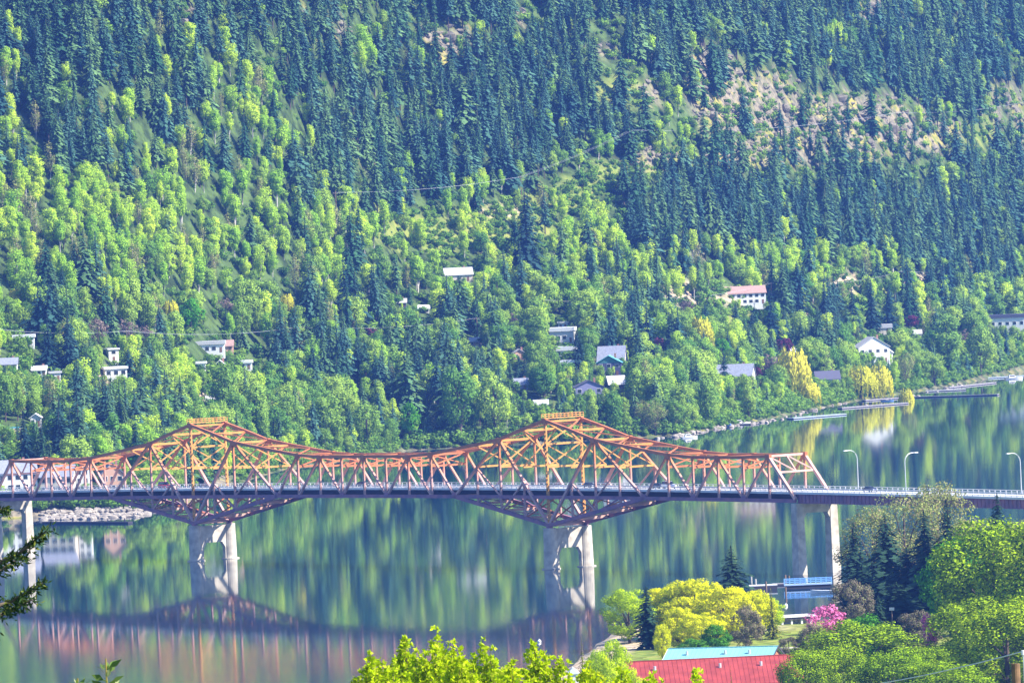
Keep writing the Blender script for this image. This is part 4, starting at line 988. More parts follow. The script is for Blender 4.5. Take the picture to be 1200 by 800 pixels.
# ------------------------------------------------------------------ rocks
M_ROCK = mat('grey_rock', (.26, .225, .165), .95, col2=(.125, .115, .09), vscale=.5, bump=.5); M_PROCK = mat('pale_shore_rock', (.42, .37, .31), .95, col2=(.22, .19, .165), vscale=.6, bump=.5)
def rock_mesh(name, seed, m):
    r = np.random.default_rng(seed); bm = bmesh.new(); bmesh.ops.create_icosphere(bm, subdivisions=2, radius=1)
    ax = [r.normal(size=3) for _ in range(9)]; ax = [a / np.linalg.norm(a) for a in ax]; cut = r.uniform(.45, .85, 9)
    for v in bm.verts:
        p = np.array(v.co)
        for a, c in zip(ax, cut):
            d = p @ a
            if d > c: p = p - a * (d - c)
        v.co = Vector(p * (1 + r.normal(0, .03)))
    me = bpy.data.meshes.new(name); bm.to_mesh(me); bm.free(); me.materials.append(m); return me
class Src: pass
def srcs(name, n, m):
    out = []
    for i in range(n): s_ = Src(); s_.whole = rock_mesh(name, 200 + i, m); out.append(s_)
    return out
RK = srcs('rock', 5, M_ROCK); PR = srcs('shore_rock', 5, M_PROCK)
rub = []
for cx_, cy_, rx, ry in ROCK:
    for i in range(int(rx * ry / 12)):
        a, q = rng.uniform(0, 6.28), math.sqrt(rng.random()); px, py = cx_ + rx * q * math.cos(a), cy_ + ry * q * math.sin(a)
        if py < -20: continue
        g = G(px, py); rub.append((g.x, g.y, g.z, rng.uniform(.25, .95) ** 2 * 2.2, rng.uniform(.9, 1.8), rng.uniform(0, 6.28), rng.integers(0, 5)))
stuff_field('scree', 'grey rock rubble of the outcrops on the upper slope', RK, rub)
rub = []
for px0, py0, px1, py1, n in [(48, 607, 165, 603, 330), (160, 604, 182, 598, 40), (830, 503, 905, 494, 45), (905, 494, 990, 472, 14), (1010, 476, 1075, 464, 12), (1075, 464, 1130, 450, 10), (770, 516, 830, 505, 30)]:
    for i in range(n):
        q = rng.random(); px, py = px0 + (px1 - px0) * q, py0 + (py1 - py0) * q + rng.uniform(-7, 3) * (1 if px0 < 200 else .3)
        g = G(px, py); rub.append((g.x, g.y, max(g.z, 0), rng.uniform(.4, 1.3), rng.uniform(.9, 1.8), rng.uniform(0, 6.28), rng.integers(0, 5)))
stuff_field('riprap', 'pale riprap rocks along the far waterline', PR, rub)
for i, (px, py, r_, lb) in enumerate([(842, 92, 4.2, 'angular grey rock outcrop at the top of the right-hand bluff'), (836, 140, 4.6, 'grey rock face low on the left of the bluff'), (868, 118, 3.2, 'rock outcrop right of the topmost one on the bluff'), (850, 182, 3.4, 'dark ledge rock at the foot of the bluff beside the yellow slope'),
                                      (985, 118, 4.6, 'pale rock ridge in the middle of the bluff'), (1010, 135, 4.0, 'pale rock slab right of the ridge'), (1045, 152, 4.2, 'long rock slab toward the right end of the bluff'), (960, 165, 3.0, 'small rock step below the ridge'), (1180, 118, 4.0, 'rock outcrop by the right edge under the firs'), (525, 45, 4.0, 'pale rock outcrop high in the firs left of centre'), (1022, 8, 4.0, 'rock outcrop at the very top right of centre'), (920, 130, 3.2, 'rock knob left of the ridge on the bluff')]):
    g = G(px, py); o = obj('rock_outcrop', rock_mesh('rock_outcrop', 300 + i, M_ROCK), None, (g.x, g.y, g.z)); o.scale = (r_ * 1.5, r_, r_ * .9); o.rotation_euler = (.2, .1, i * 1.3)
    tag(o, lb, 'rock', 'rock outcrops of the bluff')

# ------------------------------------------------------------------ docks and boats of the far shore
M_DOCK = mat('weathered_dock_boards', (.34, .32, .34), .8, var=.15, vscale=1.); M_DOCKD = mat('dark_dock_timber', (.06, .055, .07), .8); M_DOCKB = mat('blue_grey_dock_boards', (.38, .45, .55), .6)
def wpt(px, py):
    a, b = ray(px, py); Y = -CAMH / b; return Vector((a * Y, Y, 0))
def dock(p0, p1, width, label, m, group='docks on the far shore', zt=.6, piles=5, pm=None):
    a, b = wpt(*p0), wpt(*p1); c = (a + b) / 2; d = (b - a); L_ = d.length; ang = math.atan2(d.y, d.x)
    r = thing('dock', label, 'dock', c, ang, group)
    MB().box(-L_ / 2, L_ / 2, -width / 2, width / 2, zt - .35, zt).build('decking', m, r)
    MB().box(-L_ / 2 + .1, L_ / 2 - .1, -width / 2 + .15, width / 2 - .15, -.3, zt - .352).build('float', M_DOCKD, r)
    for i in range(piles):
        x = -L_ / 2 + L_ * (i + .5) / piles; MB().tube([(x, width / 2 + .2, -2), (x, width / 2 + .2, zt + 1.1)], .16, 8).build('pile', pm or M_DOCKD, r)
dock((52, 613), (153, 613), 2.2, 'long thin dark dock in front of the pale shore rocks on the left', M_DOCKD)
dock((926, 491), (988, 486), 4, 'blue-grey dock by the grassy point right of the truss portal', M_DOCKB)
dock((984, 479), (1062, 473), 3, 'long low dark dock under the golden willows', M_DOCK)
dock((1072, 466), (1170, 463), 2.5, 'long thin dock in front of the pinkish budding tree', M_DOCK)
dock((1140, 437), (1200, 433), 5, 'dark broad pier at the right edge of the far shore', M_DOCKD, zt=1.6)
dock((1110, 455), (1165, 449), 2.5, 'thin grey dock between the long dock and the broad pier', M_DOCK)
dock((1012, 470), (1052, 467), 2.5, 'short grey dock close to the golden willow at the water', M_DOCK)
dock((1085, 459), (1132, 457), 2.5, 'white-edged dock before the bright green maple', M_RAIL)
dock((1150, 444), (1200, 441), 2.5, 'thin dock just below the broad pier at the right edge', M_DOCKB)
dock((835, 499), (885, 497), 3, 'pale dock at the rocky point above the truss', M_DOCK)
M_HULL = mat('white_boat_hull', (.78, .78, .78), .3); M_HULLB = mat('blue_boat_hull', (.10, .20, .40), .3)
def boat(px, py, L_, rot, label, hm=M_HULL, cabin=True):
    p = wpt(px, py); r = thing('boat', label, 'boat', p, rot, 'boats moored along the far shore')
    sec = [(-.5, .34, .35), (-.2, .36, .38), (.15, .33, .42), (.38, .18, .5), (.5, .01, .56)]; V = []
    for x, w, h in sec: V += [(x * L_, -w * L_ * .45, h * L_ * .22), (x * L_, -w * L_ * .3, -.25), (x * L_, w * L_ * .3, -.25), (x * L_, w * L_ * .45, h * L_ * .22)]
    Q = [];
    for i in range(4):
        for k in range(3): Q.append((i * 4 + k, i * 4 + k + 1, i * 4 + k + 5, i * 4 + k + 4))
        Q.append((i * 4 + 3, i * 4, i * 4 + 4, i * 4 + 7))
    Q += [(0, 1, 2, 3), (16, 19, 18, 17)]
    MB().add(V, Q).build('hull', hm, r)
    if cabin:
        h0 = .08 * L_
        MB().prism([(-.3 * L_, h0), (-.27 * L_, h0 + .16 * L_), (.02 * L_, h0 + .16 * L_), (.14 * L_, h0)], (0, -.1 * L_, 0), (1, 0, 0), (0, 0, 1), (0, .2 * L_, 0)).build('cabin', hm, r)
        MB().prism([(-.24 * L_, h0 + .07 * L_), (-.23 * L_, h0 + .13 * L_), (.0, h0 + .13 * L_), (.06 * L_, h0 + .07 * L_)], (0, -.104 * L_, 0), (1, 0, 0), (0, 0, 1), (0, .208 * L_, 0)).build('window', M_GLASS, r)
boat(808, 513, 7, .4, 'white motorboat moored below the point just above the truss')
boat(868, 497, 8, .1, 'white cabin boat beside the pale dock at the rocky point')
boat(852, 500, 6, 2.9, 'low blue boat left of the white cabin boat at the rocky point', M_HULLB)
boat(1188, 444, 9, .2, 'white boat at the right edge in front of the broad pier')
boat(1110, 441, 7, .5, 'white boat drawn up at the shore under the large domed tree')
boat(1040, 470, 6, .2, 'low blue boat at the end of the willow dock', M_HULLB, False)

# ------------------------------------------------------------------ power lines on the slope
M_WIRE = mat('bright_wire', (.7, .7, .72), .4, metal=.5); M_POLE = mat('pole_wood', (.22, .15, .10), .9)
def power_pole(px, py, h, label, m=M_POLE, arm=2.4, base=None):
    g = base or G(px, py); r = thing('power_pole', label, 'power pole', g, 0, 'power poles on the far slope')
    MB().tube([(0, 0, -1), (0, 0, h)], .22, 8, r1=.15).build('pole', m, r)
    MB().box(-arm / 2, arm / 2, -.1, .1, h - 1.0, h - .8).build('crossarm', m, r)
    for x in (-arm / 2 + .15, 0, arm / 2 - .15): MB().tube([(x, 0, h - .8), (x, 0, h - .45)], .09, 6).build('insulator', M_LAMP, r)
    return [Vector((g.x + x, g.y, g.z + h - .45)) for x in (-arm / 2 + .15, 0, arm / 2 - .15)]
def wires(tops, label, sag=.03, r=.022):
    for a, b in zip(tops[:-1], tops[1:]):
        pass
    q = MB()
    for j in range(len(tops[0])):
        pts = []
        for a, b in zip(tops[:-1], tops[1:]):
            L_ = (b[j] - a[j]).length
            for i in range(12): u = i / 12; pts.append(a[j].lerp(b[j], u) - Vector((0, 0, 4 * sag * L_ * u * (1 - u))))
        pts.append(tops[-1][j]); q.tube(pts, r, 4)
    o = q.build('power_line', M_WIRE); tag(o, label, 'power line')
A_ = [power_pole(*a) for a in [(395, 268, 16, 'wooden power pole at the left end of the cleared strip'), (612, 248, 16, 'wooden power pole beside the tall slender fir'), (742, 196, 18, 'wooden power pole above the pale rocks of the cleared strip'), (1052, 172, 18, 'wooden power pole at the right end of the rock bluff'), (1215, 150, 16, 'wooden power pole at the right edge of the upper slope')]]
wires(A_, 'power line climbing the cleared strip and crossing the rock bluff', .008)
A_ = [power_pole(*a) for a in [(-15, 420, 12, 'wooden street pole at the left edge above the white cabins'), (150, 425, 13, 'wooden street pole over the white two-storey house'), (350, 420, 13, 'wooden street pole in the dark firs above the suspended span'), (560, 404, 12, 'wooden street pole near the small peach hut')]]
wires(A_, 'power line running past the hillside houses on the left', .012)
A_ = [power_pole(*a) for a in [(638, 382, 12, 'wooden street pole above the stepped white building'), (772, 378, 12, 'wooden street pole under the bare earth terrace'), (905, 362, 13, 'wooden street pole right of the red-roofed house'), (1060, 346, 13, 'wooden street pole right of the sandy cut'), (1215, 330, 12, 'wooden street pole at the right edge above the modern house')]]
wires(A_, 'power line passing the red-roofed house and the sandy cut', .012)

# ------------------------------------------------------------------ near shore
def near_tree(kind, px, pytop, Y, wpx, label, cat='tree', group=None, v=None, rot=None):
    """tree of the near bank: its top seen at px, pytop from the viewpoint, crown wpx wide"""
    t = P(px, pytop, Y); z = float(hnear(t.x, Y)); h = t.z - z; m = LIB[kind][v if v is not None else random.randrange(len(LIB[kind]))]
    rx = max(abs(m.crown.vertices[i].co.x) for i in range(0, len(m.crown.vertices), 7))
    w = (1.75 if 'con' in kind else 1.18) * (wpx / (F / Y) / 2) / (rx * h)
    return plant(m, (t.x, Y, z - .1), h, w, rot, label, cat, group)
NT = near_tree
NT('nyelg', 735, 686, 1700, 62, 'yellow-green maple at the left of the golden grove by the beach')
NT('nyel', 778, 684, 1715, 58, 'golden yellow maple just right of the dark fir on the beach lawn', v=0)
NT('nyel', 795, 680, 1712, 60, 'golden yellow maple between the fir and the tallest one', v=1)
NT('nyelg', 893, 696, 1712, 50, 'yellow-green maple behind the golden-tipped cypress')
NT('nyel', 812, 674, 1705, 74, 'tallest golden yellow maple in the middle of the grove', v=1)
NT('nyel', 848, 682, 1690, 64, 'golden yellow maple in front of the pointed spruce', v=0)
NT('nyel', 882, 688, 1700, 50, 'golden yellow maple at the right end of the grove', v=1)
NT('ncon', 757, 683, 1672, 30, 'dark blue-green fir in front of the golden grove', 'conifer', v=2)
NT('ncon', 856, 638, 1770, 44, 'dark spruce rising behind the golden grove', 'conifer', v=0)
NT('gold', 903, 688, 1690, 24, 'narrow golden-tipped cypress at the right end of the golden grove', 'conifer')
NT('ntwig', 873, 706, 1640, 40, 'grey-brown budding shrub-like tree under the golden grove')
NT('ngrn', 838, 730, 1625, 36, 'low bright green bush behind the teal roof', 'bush', v=0)
NT('ngrn', 812, 746, 1622, 36, 'small dark green bush at the left of the bright one', 'bush', v=1)
NT('nyel', 820, 716, 1660, 50, 'low golden maple in front of the grove', v=0)
NT('nyel', 794, 708, 1668, 40, 'low golden maple right of the dark fir', v=1)
NT('nyel', 775, 728, 1625, 20, 'very small golden tree beside the path lawn', v=1)
NT('pink', 967, 706, 1640, 46, 'pink flowering cherry by the boathouse', v=0)
NT('ntwig', 996, 676, 1700, 50, 'domed mauve-brown budding tree behind the pink cherry')
NT('ntwig', 952, 728, 1600, 34, 'brown budding bush below the pink cherry', 'bush')
NT('ncon', 1000, 612, 1790, 46, 'dark fir immediately right of the lone pier leg', 'conifer', v=2)
NT('ncon', 1036, 600, 1760, 58, 'largest dark fir of the near bank below the approach span', 'conifer', v=1)
NT('ncon', 1082, 596, 1740, 46, 'dark fir hidden in the pale budding trees', 'conifer', v=0)
NT('ncon', 1108, 583, 1735, 40, 'dark double-topped fir touching the approach girder', 'conifer', v=2)
NT('ncon', 1168, 576, 1700, 44, 'dark fir rising over the right end of the girder', 'conifer', v=1)
NT('ncon', 1029, 696, 1600, 30, 'small olive fir beside the park lamp', 'conifer', v=0)
NT('ncon', 1062, 640, 1745, 60, 'dark fir in the deep shade behind the park lamp', 'conifer', v=1)
NT('npale', 1062, 568, 1810, 98, 'pale leafless poplar spreading over the approach span', v=0)
NT('npale', 1098, 560, 1820, 84, 'airy olive budding tree standing in front of the guard rail', v=1)
NT('npale', 1022, 590, 1830, 80, 'pale budding tree between the pier and the firs', v=1)
NT('npale', 1138, 600, 1800, 80, 'pinkish budding tree below the girder on the right', v=0)
NT('npale', 1195, 606, 1790, 70, 'budding tree at the right edge under the girder', v=1)
NT('ngrn', 1118, 628, 1640, 86, 'bright fresh green maple in front of the firs', v=0)
NT('noli', 1165, 604, 1560, 150, 'tall olive green cottonwood at the right edge', v=0)
NT('noli', 1210, 612, 1540, 130, 'cottonwood cut by the right edge of the photograph', v=1)
NT('noli', 1140, 700, 1480, 110, 'olive green cottonwood in the lower right, behind the utility pole', v=1)
NT('noli', 1175, 700, 1440, 120, 'lower right cottonwood beside the utility pole', v=0)
NT('noli', 1005, 726, 1500, 130, 'broad domed olive tree right of the red roof', v=1)
NT('ngrn', 1012, 716, 1560, 60, 'soft green rounded tree behind the broad domed one', v=1)
NT('noli', 945, 758, 1430, 70, 'yellow-green bush at the right end of the red roof', v=0)
NT('noli', 1050, 760, 1420, 90, 'dense green tree at the bottom edge below the domed one', v=1)
NT('noli', 1100, 772, 1400, 110, 'dense green tree at the bottom edge left of the utility pole', v=0)
NT('pink', 1088, 716, 1570, 18, 'tiny magenta flowering shrub in the shade of the firs', 'shrub')
NT('ntwig', 1075, 712, 1590, 50, 'dim brown budding shrub by the magenta blossom', 'shrub')
NT('nyelg', 716, 744, 1420, 44, 'young yellow-green tree at the left corner of the red roof')
NT('nyelg', 700, 756, 1400, 36, 'golden-green sapling beside the beach')
NT('gold', 681, 746, 1440, 22, 'small feathery young fir above the white gable', 'conifer')
NT('gold', 856, 778, 1380, 8, 'slim sapling in front of the red roof', 'conifer')

NT('noli', 1078, 756, 1470, 90, 'olive green tree between the domed one and the utility pole', v=1)
NT('ngrn', 1140, 660, 1600, 110, 'second fresh green maple merging with the tall cottonwood', v=1)
NT('ncon', 1130, 640, 1700, 60, 'dark fir behind the fresh green maple', 'conifer', v=0)
NT('ncon', 1010, 660, 1770, 60, 'dark fir standing in shade right of the mauve domed tree', 'conifer', v=1)
NT('ncon', 1050, 680, 1650, 60, 'short dark fir in the deepest shade by the lamp', 'conifer', v=2)
NT('noli', 975, 752, 1440, 80, 'yellow-green tree in front of the domed olive tree', v=0)
NT('noli', 1215, 690, 1470, 110, 'cottonwood at the right edge behind the utility pole', v=1)
NT('ntwig', 925, 744, 1600, 34, 'brown budding bush in front of the boathouse', 'bush')
NT('nyelg', 715, 762, 1330, 50, 'small yellow-green tree behind the white shed')
NT('nyelg', 738, 776, 1300, 40, 'small golden-green tree at the left front of the red roof')

# beach club buildings
M_REDROOF = mat('red_metal_roof', (.33, .055, .045), .55, var=.16, vscale=.4); M_TEAL = mat('teal_metal_roof', (.22, .50, .52), .5, var=.05, vscale=.5); M_BRICK = mat('brick_wall', (.42, .17, .10), .9, var=.15, vscale=2.)
M_WHITE = mat('white_boards', (.78, .77, .74), .7)
def hall(x0px, x1px, ypx, Y, depth, rise, eave_h, roofm, wallm, name, label, rot=0., seams=True):
    a, b = P(x0px, ypx, Y), P(x1px, ypx, Y); L_ = (b - a).length; c = (a + b) / 2; gz = float(hnear(c.x, Y)); zr = c.z - gz
    r = thing(name, label, 'building', (c.x, Y, gz), rot); he = zr - rise; d = depth / 2
    MB().box(-L_ / 2 + .5, L_ / 2 - .5, -d + .6, d - .6, -.5, he).build('wall', wallm, r)
    MB().prism([(-d + .6, he), (d - .6, he), (0, zr - .1)], (-L_ / 2 + .52, 0, 0), (0, 1, 0), (0, 0, 1), (L_ - 1.04, 0, 0)).build('gable', wallm, r)
    q = MB()
    for s in (-1, 1):
        q.add([(-L_ / 2, s * d, he - .25), (L_ / 2, s * d, he - .25), (L_ / 2, 0, zr), (-L_ / 2, 0, zr), (-L_ / 2, s * d, he - .05), (L_ / 2, s * d, he - .05), (L_ / 2, 0, zr + .2), (-L_ / 2, 0, zr + .2)], MB.BF)
        if seams:
            n = int(L_ / .9)
            for i in range(n + 1): x = -L_ / 2 + L_ * i / n; q.beam((x, s * d, he - .02), (x, 0, zr + .23), .06, .06, (1, 0, 0))
    rf = q.build('roof', roofm, r)
    for x in (-L_ * .3, L_ * .05, L_ * .27): MB().tube([(x, -d * .35, zr - (zr - he) * .35), (x, -d * .35, zr - (zr - he) * .35 + .9)], .28, 10).build('vent', M_LAMP, rf)
    MB().box(-L_ / 2 - .05, L_ / 2 + .05, -.25, .25, zr + .16, zr + .3).build('ridge_cap', roofm, rf)
    for e in (-1, 1):
        q = MB()
        for s in (-1, 1): q.beam((e * (L_ / 2 + .08), s * d, he - .18), (e * (L_ / 2 + .08), 0, zr + .05), .1, .38, (1, 0, 0))
        q.build('barge_board', M_DOCKD if e > 0 else M_WHITE, r)
    MB().box(L_ / 2 - .52, L_ / 2 - .44, -1.2, 1.2, .1, 2.3).build('door', M_WHITE, r)
    for y in (-d * .55, d * .55):
        w = MB().box(L_ / 2 - .52, L_ / 2 - .42, y - .8, y + .8, 1.2, 2.4).build('window', M_WHITE, r); MB().box(L_ / 2 - .43, L_ / 2 - .4, y - .65, y + .65, 1.32, 2.28).build('pane', M_GLASS, w)
    return r
hall(781, 914, 759, 1575, 16, 3.2, 3, M_TEAL, M_BRICK, 'park_hall', 'beach hall with a pale teal metal roof and brick gable end', -.3)
hall(722, 940, 772, 1490, 26, 4.2, 3, M_REDROOF, M_BRICK, 'community_hall', 'large hall with a bright red metal roof at the bottom of the picture', .03)
g = P(671, 781, 1380); gz = float(hnear(g.x, 1380))
r = thing('park_shed', 'small white gabled shed half hidden in the bright leaves at the bottom', 'shed', (g.x, 1380, gz))
zr = g.z - gz
MB().box(-.9, .9, -1.6, 1.6, -.3, zr - 1.1).build('wall', M_WHITE, r)
MB().prism([(-1.2, zr - 1.2), (1.2, zr - 1.2), (0, zr)], (0, -1.8, 0), (1, 0, 0), (0, 0, 1), (0, 3.6, 0)).build('roof', mat('white_shed_roof', (.75, .75, .75), .5), r)
# white boathouse by the water
p0, p1 = P(911, 722, 1755), P(948, 722, 1755); c = (p0 + p1) / 2; gz = max(float(hnear(c.x, 1755)), .4)
r = thing('boathouse', 'white open-sided boathouse with a flat pale roof by the marina', 'boathouse', (c.x, 1755, gz), .25); L_ = (p1 - p0).length; hz = c.z - gz
MB().box(-L_ / 2 - .8, L_ / 2 + .8, -3.4, 3.4, hz, hz + .3).build('roof', M_RAIL, r)
MB().box(-L_ / 2 - .6, L_ / 2 + .6, -3.2, 3.2, hz - .5, hz - .002).build('fascia', M_DOCKD, r)
MB().box(-L_ / 2, L_ / 2, 0, 2.6, -.4, hz - .5).build('wall', M_WHITE, r)
for x in (-L_ / 2 + .2, -L_ / 6, L_ / 6, L_ / 2 - .2): MB().box(x - .2, x + .2, -2.9, -2.5, -.4, hz - .5).build('post', M_WHITE, r)
# marina: blue gangway, black float, pilings, buoys
M_BLUE = mat('blue_railing_paint', (.22, .46, .88), .5); M_BLUEP = mat('pale_blue_deck', (.42, .56, .80), .6)
a, b = wpt(918, 688), wpt(976, 688); a.y = b.y = 1930; c = (a + b) / 2; L_ = (b - a).length
r = thing('gangway', 'blue railed floating gangway at the marina in front of the pier leg', 'gangway', c)
MB().box(-L_ / 2, L_ / 2, -1.3, 1.3, .75, 1.1).build('decking', M_BLUEP, r)
MB().box(-L_ / 2 + .3, L_ / 2 - .3, -1.1, 1.1, -.3, .748).build('float', M_DOCKD, r)
for s in (-1.2, 1.2):
    q = MB(); 
    for z in (1.55, 2.0, 2.4): q.box(-L_ / 2, L_ / 2, s - .05, s + .05, z - .055, z + .055)
    for i in range(10): x = -L_ / 2 + .1 + (L_ - .2) * i / 9; q.box(x - .09, x + .09, s - .085, s + .085, 1.1, 2.5)
    q.build('railing', M_BLUE, r)
def ndock(x0, x1, py, w, label, m, h=1.0):
    a, b = wpt(x0, py), wpt(x1, py); b.y = a.y; c = (a + b) / 2; L_ = abs(b.x - a.x); r = thing('float_dock', label, 'dock', c)
    MB().box(-L_ / 2, L_ / 2, -w / 2, w / 2, h - .25, h).build('decking', m, r); MB().box(-L_ / 2 + .05, L_ / 2 - .05, -w / 2 + .05, w / 2 - .05, -.3, h - .252).build('float', M_DOCKD, r)
ndock(878, 912, 691, 3.5, 'short black floating dock with a pale edge behind the spruce', M_RAIL, 1.2)
ndock(905, 922, 686, 1.5, 'narrow connecting float between the black dock and the blue gangway', M_DOCK, .6)
for px, py, h, lb in [(881, 690, 3.4, 'pale mooring pile at the left end of the black float'), (886, 690, 2.6, 'second pale pile close to the left end of the black float'), (898, 691, 2.2, 'dark pile in the middle of the black float'), (921, 689, 3.4, 'tall dark pile at the left end of the blue gangway'), (925, 687, 2.8, 'shorter pile just right of the tall gangway pile'), (921, 698, 2.2, 'thin pile in the open water below the gangway')]:
    p = wpt(px, py); o = MB().tube([(0, 0, -2), (0, 0, h)], .22, 8).build('mooring_pile', M_PALEBARK if 'pale' in lb else M_POLE, None, p); tag(o, lb, 'pile', 'mooring piles of the marina')
boat(966, 694, 7, 2.9, 'white open boat on the shore end of the blue gangway', M_HULL, False)
def buoy(px, py, r_, label):
    p = wpt(px, py); rt = thing('buoy', label, 'buoy', p); bm = bmesh.new(); bmesh.ops.create_uvsphere(bm, u_segments=16, v_segments=10, radius=r_); me = bpy.data.meshes.new('float_ball'); bm.to_mesh(me); bm.free(); me.materials.append(M_WHITE); o = obj('float_ball', me, rt, (0, 0, r_ * .4))
    MB().tube([(0, 0, r_ * 1.2), (0, 0, r_ * 1.9)], r_ * .25, 8).build('mooring_eye', M_LAMP, rt)
buoy(921, 710, .45, 'white ball buoy in the marina water right of the cypress'); buoy(632, 752, .45, 'white ball buoy off the beach in the middle of the bottom water')
# park lamp and path
p = P(1045, 713, 1560); gz = float(hnear(p.x, 1560)); r = thing('park_lamp', 'slim grey park lamp with a box head in front of the dark firs', 'lamp', (p.x, 1560, gz)); h = p.z - gz
MB().tube([(0, 0, 0), (0, 0, h - .3)], .16, 8, r1=.1).build('post', M_POLE, r); MB().box(-.5, .5, -.35, .35, h - .3, h + .25).build('lamp_head', M_LAMP, r)
p = P(770, 770, 1600); 
path = MB()
for (xa, ya), (xb, yb) in zip([(20, 1600), (34, 1634), (50, 1650), (66, 1652)][:-1], [(34, 1634), (50, 1650), (66, 1652)]):
    A_, B_ = Vector((xa, ya, float(hnear(xa, ya)) + .05)), Vector((xb, yb, float(hnear(xb, yb)) + .05)); path.beam(A_, B_, 2.4, .06)
tag(path.build('footpath', mat('pale_concrete_path', (.55, .52, .46), .9)), 'pale footpath along the beach lawn', None, None, 'structure')
p = P(771, 766, 1590); gz = float(hnear(p.x, 1590)); r = thing('litter_bin', 'dark litter bin on the strip of lawn beside the teal roof', 'litter bin', (p.x, 1590, gz))
MB().tube([(0, 0, 0), (0, 0, 1.4)], .45, 12).build('bin', M_DOCKD, r); MB().tube([(0, 0, 1.4), (0, 0, 1.6)], .5, 12).build('lid', M_DARK, r)

# foreground: utility pole, wires, leafy tree tops, fir boughs
p = P(1190, 777, 260); gz = float(hnear(p.x, 260))
r = thing('utility_pole', 'brown wooden utility pole top cut by the lower right corner', 'utility pole', (p.x, 260, gz)); h = p.z - gz
MB().tube([(0, 0, -.5), (0, 0, h)], .17, 14, r1=.15).build('pole', mat('brown_pole_wood', (.26, .15, .08), .9, col2=(.13, .08, .05), vscale=3), r)
MB().tube([(.28, 0, h - 1.4), (.28, 0, h + .28)], .03, 8).build('pin', M_LAMP, r); MB().tube([(.28, 0, h + .28), (.28, 0, h + .44)], .07, 10).build('insulator', M_WHITE, r)
MB().box(.1, .3, -.04, .04, h - 1.3, h - 1.2).build('bracket', M_LAMP, r)
a = Vector((p.x + .28, 260, gz + h + .40)); e = P(1020, 798, 330); e2 = P(930, 812, 380)
def cable(pts, rad, m, label, sag):
    out = []
    for q0, q1 in zip(pts[:-1], pts[1:]):
        for i in range(16): u = i / 16; out.append(q0.lerp(q1, u) - Vector((0, 0, sag * 4 * u * (1 - u))))
    out.append(pts[-1]); o = MB().tube(out, rad, 5).build('service_cable', m); tag(o, label, 'cable')
cable([a, e2], .022, M_WIRE, 'pale service cable running down to the left from the utility pole insulator', .25)

L_FG = leaf('chartreuse_leaf', (.46, .62, .010), (.54, .66, .012), (.58, .62, .05), trans=.45)
def leafy_top(px, pytop, Y, wpx, label, seed, nsh=60):
    """young maple: upright shoots carrying tufts of small leaves"""
    r = np.random.default_rng(seed); t = P(px, pytop, Y); z = float(hnear(t.x, Y)); h = t.z - z; R_ = wpx / (F / Y) / 2
    root = thing('maple_tree', label, 'tree', (t.x, Y, z), 0)
    q = MB(); q.tube([(0, 0, -.3), (.05, .02, h * .35), (0, 0, h * .62)], .17, 8, r1=.1); Cs, Us, Ws = [], [], []
    for i in range(nsh):
        a = r.uniform(0, 6.28); rr = R_ * math.sqrt(r.random()); d = rr / R_
        top = h * (1 - .34 * d ** 2.0) - r.uniform(0, .9) ** 2 * 1.2 - (0 if i else 0); 
        if i == 0: rr, top = 0., h
        x, y = rr * math.cos(a), rr * math.sin(a); b0 = Vector((x * .25, y * .25, h * .45)); b1 = Vector((x * .8, y * .8, top - 1.6)); b2 = Vector((x, y, top))
        q.tube([b0, b1, b2], .035, 5, r1=.008)
        for j in range(13):
            u = j / 12.; pt = b2.lerp(b1, u) if u < 1 else b1
            spread = .05 + .34 * u
            for m_ in range(2 if j < 2 else 4):
                off = np.array([r.normal(0, spread), r.normal(0, spread), r.normal(0, .10)]) if j else r.normal(0, .05, 3)
                cc = np.array(pt) + off
                for n_ in range(7):
                    dv = r.normal(size=3); dv[2] += .5; dv /= np.linalg.norm(dv); sdv = np.cross(dv, r.normal(size=3)); sdv /= np.linalg.norm(sdv); s_ = r.uniform(.05, .095)
                    Cs.append(cc + dv * s_ * .9); Us.append(dv * s_); Ws.append(sdv * s_ * .55)
    q.build('trunk', M_BARK, root)
    V, Q = cards(np.array(Cs), np.array(Us), np.array(Ws)); obj('crown', mesh_quads('crown', V, Q, [L_FG]), root)
for px, py, Y, w, lb, sd_ in [(436, 766, 232, 110, 'chartreuse young maple at the left end of the bottom foliage', 1), (512, 738, 240, 130, 'chartreuse young maple with the highest shoots at the bottom', 2), (565, 752, 244, 110, 'chartreuse young maple right of the highest one', 3), (622, 755, 236, 120, 'chartreuse young maple left of the white shed', 4),
                              (476, 748, 250, 90, 'chartreuse young maple between the leftmost and the highest', 5), (690, 778, 240, 90, 'low chartreuse maple under the white shed', 6), (765, 790, 238, 90, 'low chartreuse shoots in front of the left half of the red roof', 7), (540, 766, 225, 120, 'chartreuse maple nearest the viewer below the highest shoots', 8), (656, 770, 236, 90, 'chartreuse maple just left of the feathery young fir', 10), (728, 784, 242, 80, 'chartreuse shoots at the left corner of the red roof', 11), (460, 776, 228, 120, 'low chartreuse maple filling the bottom edge at the left', 12), (600, 776, 228, 120, 'low chartreuse maple filling the bottom edge at the middle', 13), (815, 783, 236, 40, 'single chartreuse shoot before the red roof', 9)]:
    leafy_top(px, py, Y, w, lb, sd_, 60 if w > 60 else 12)

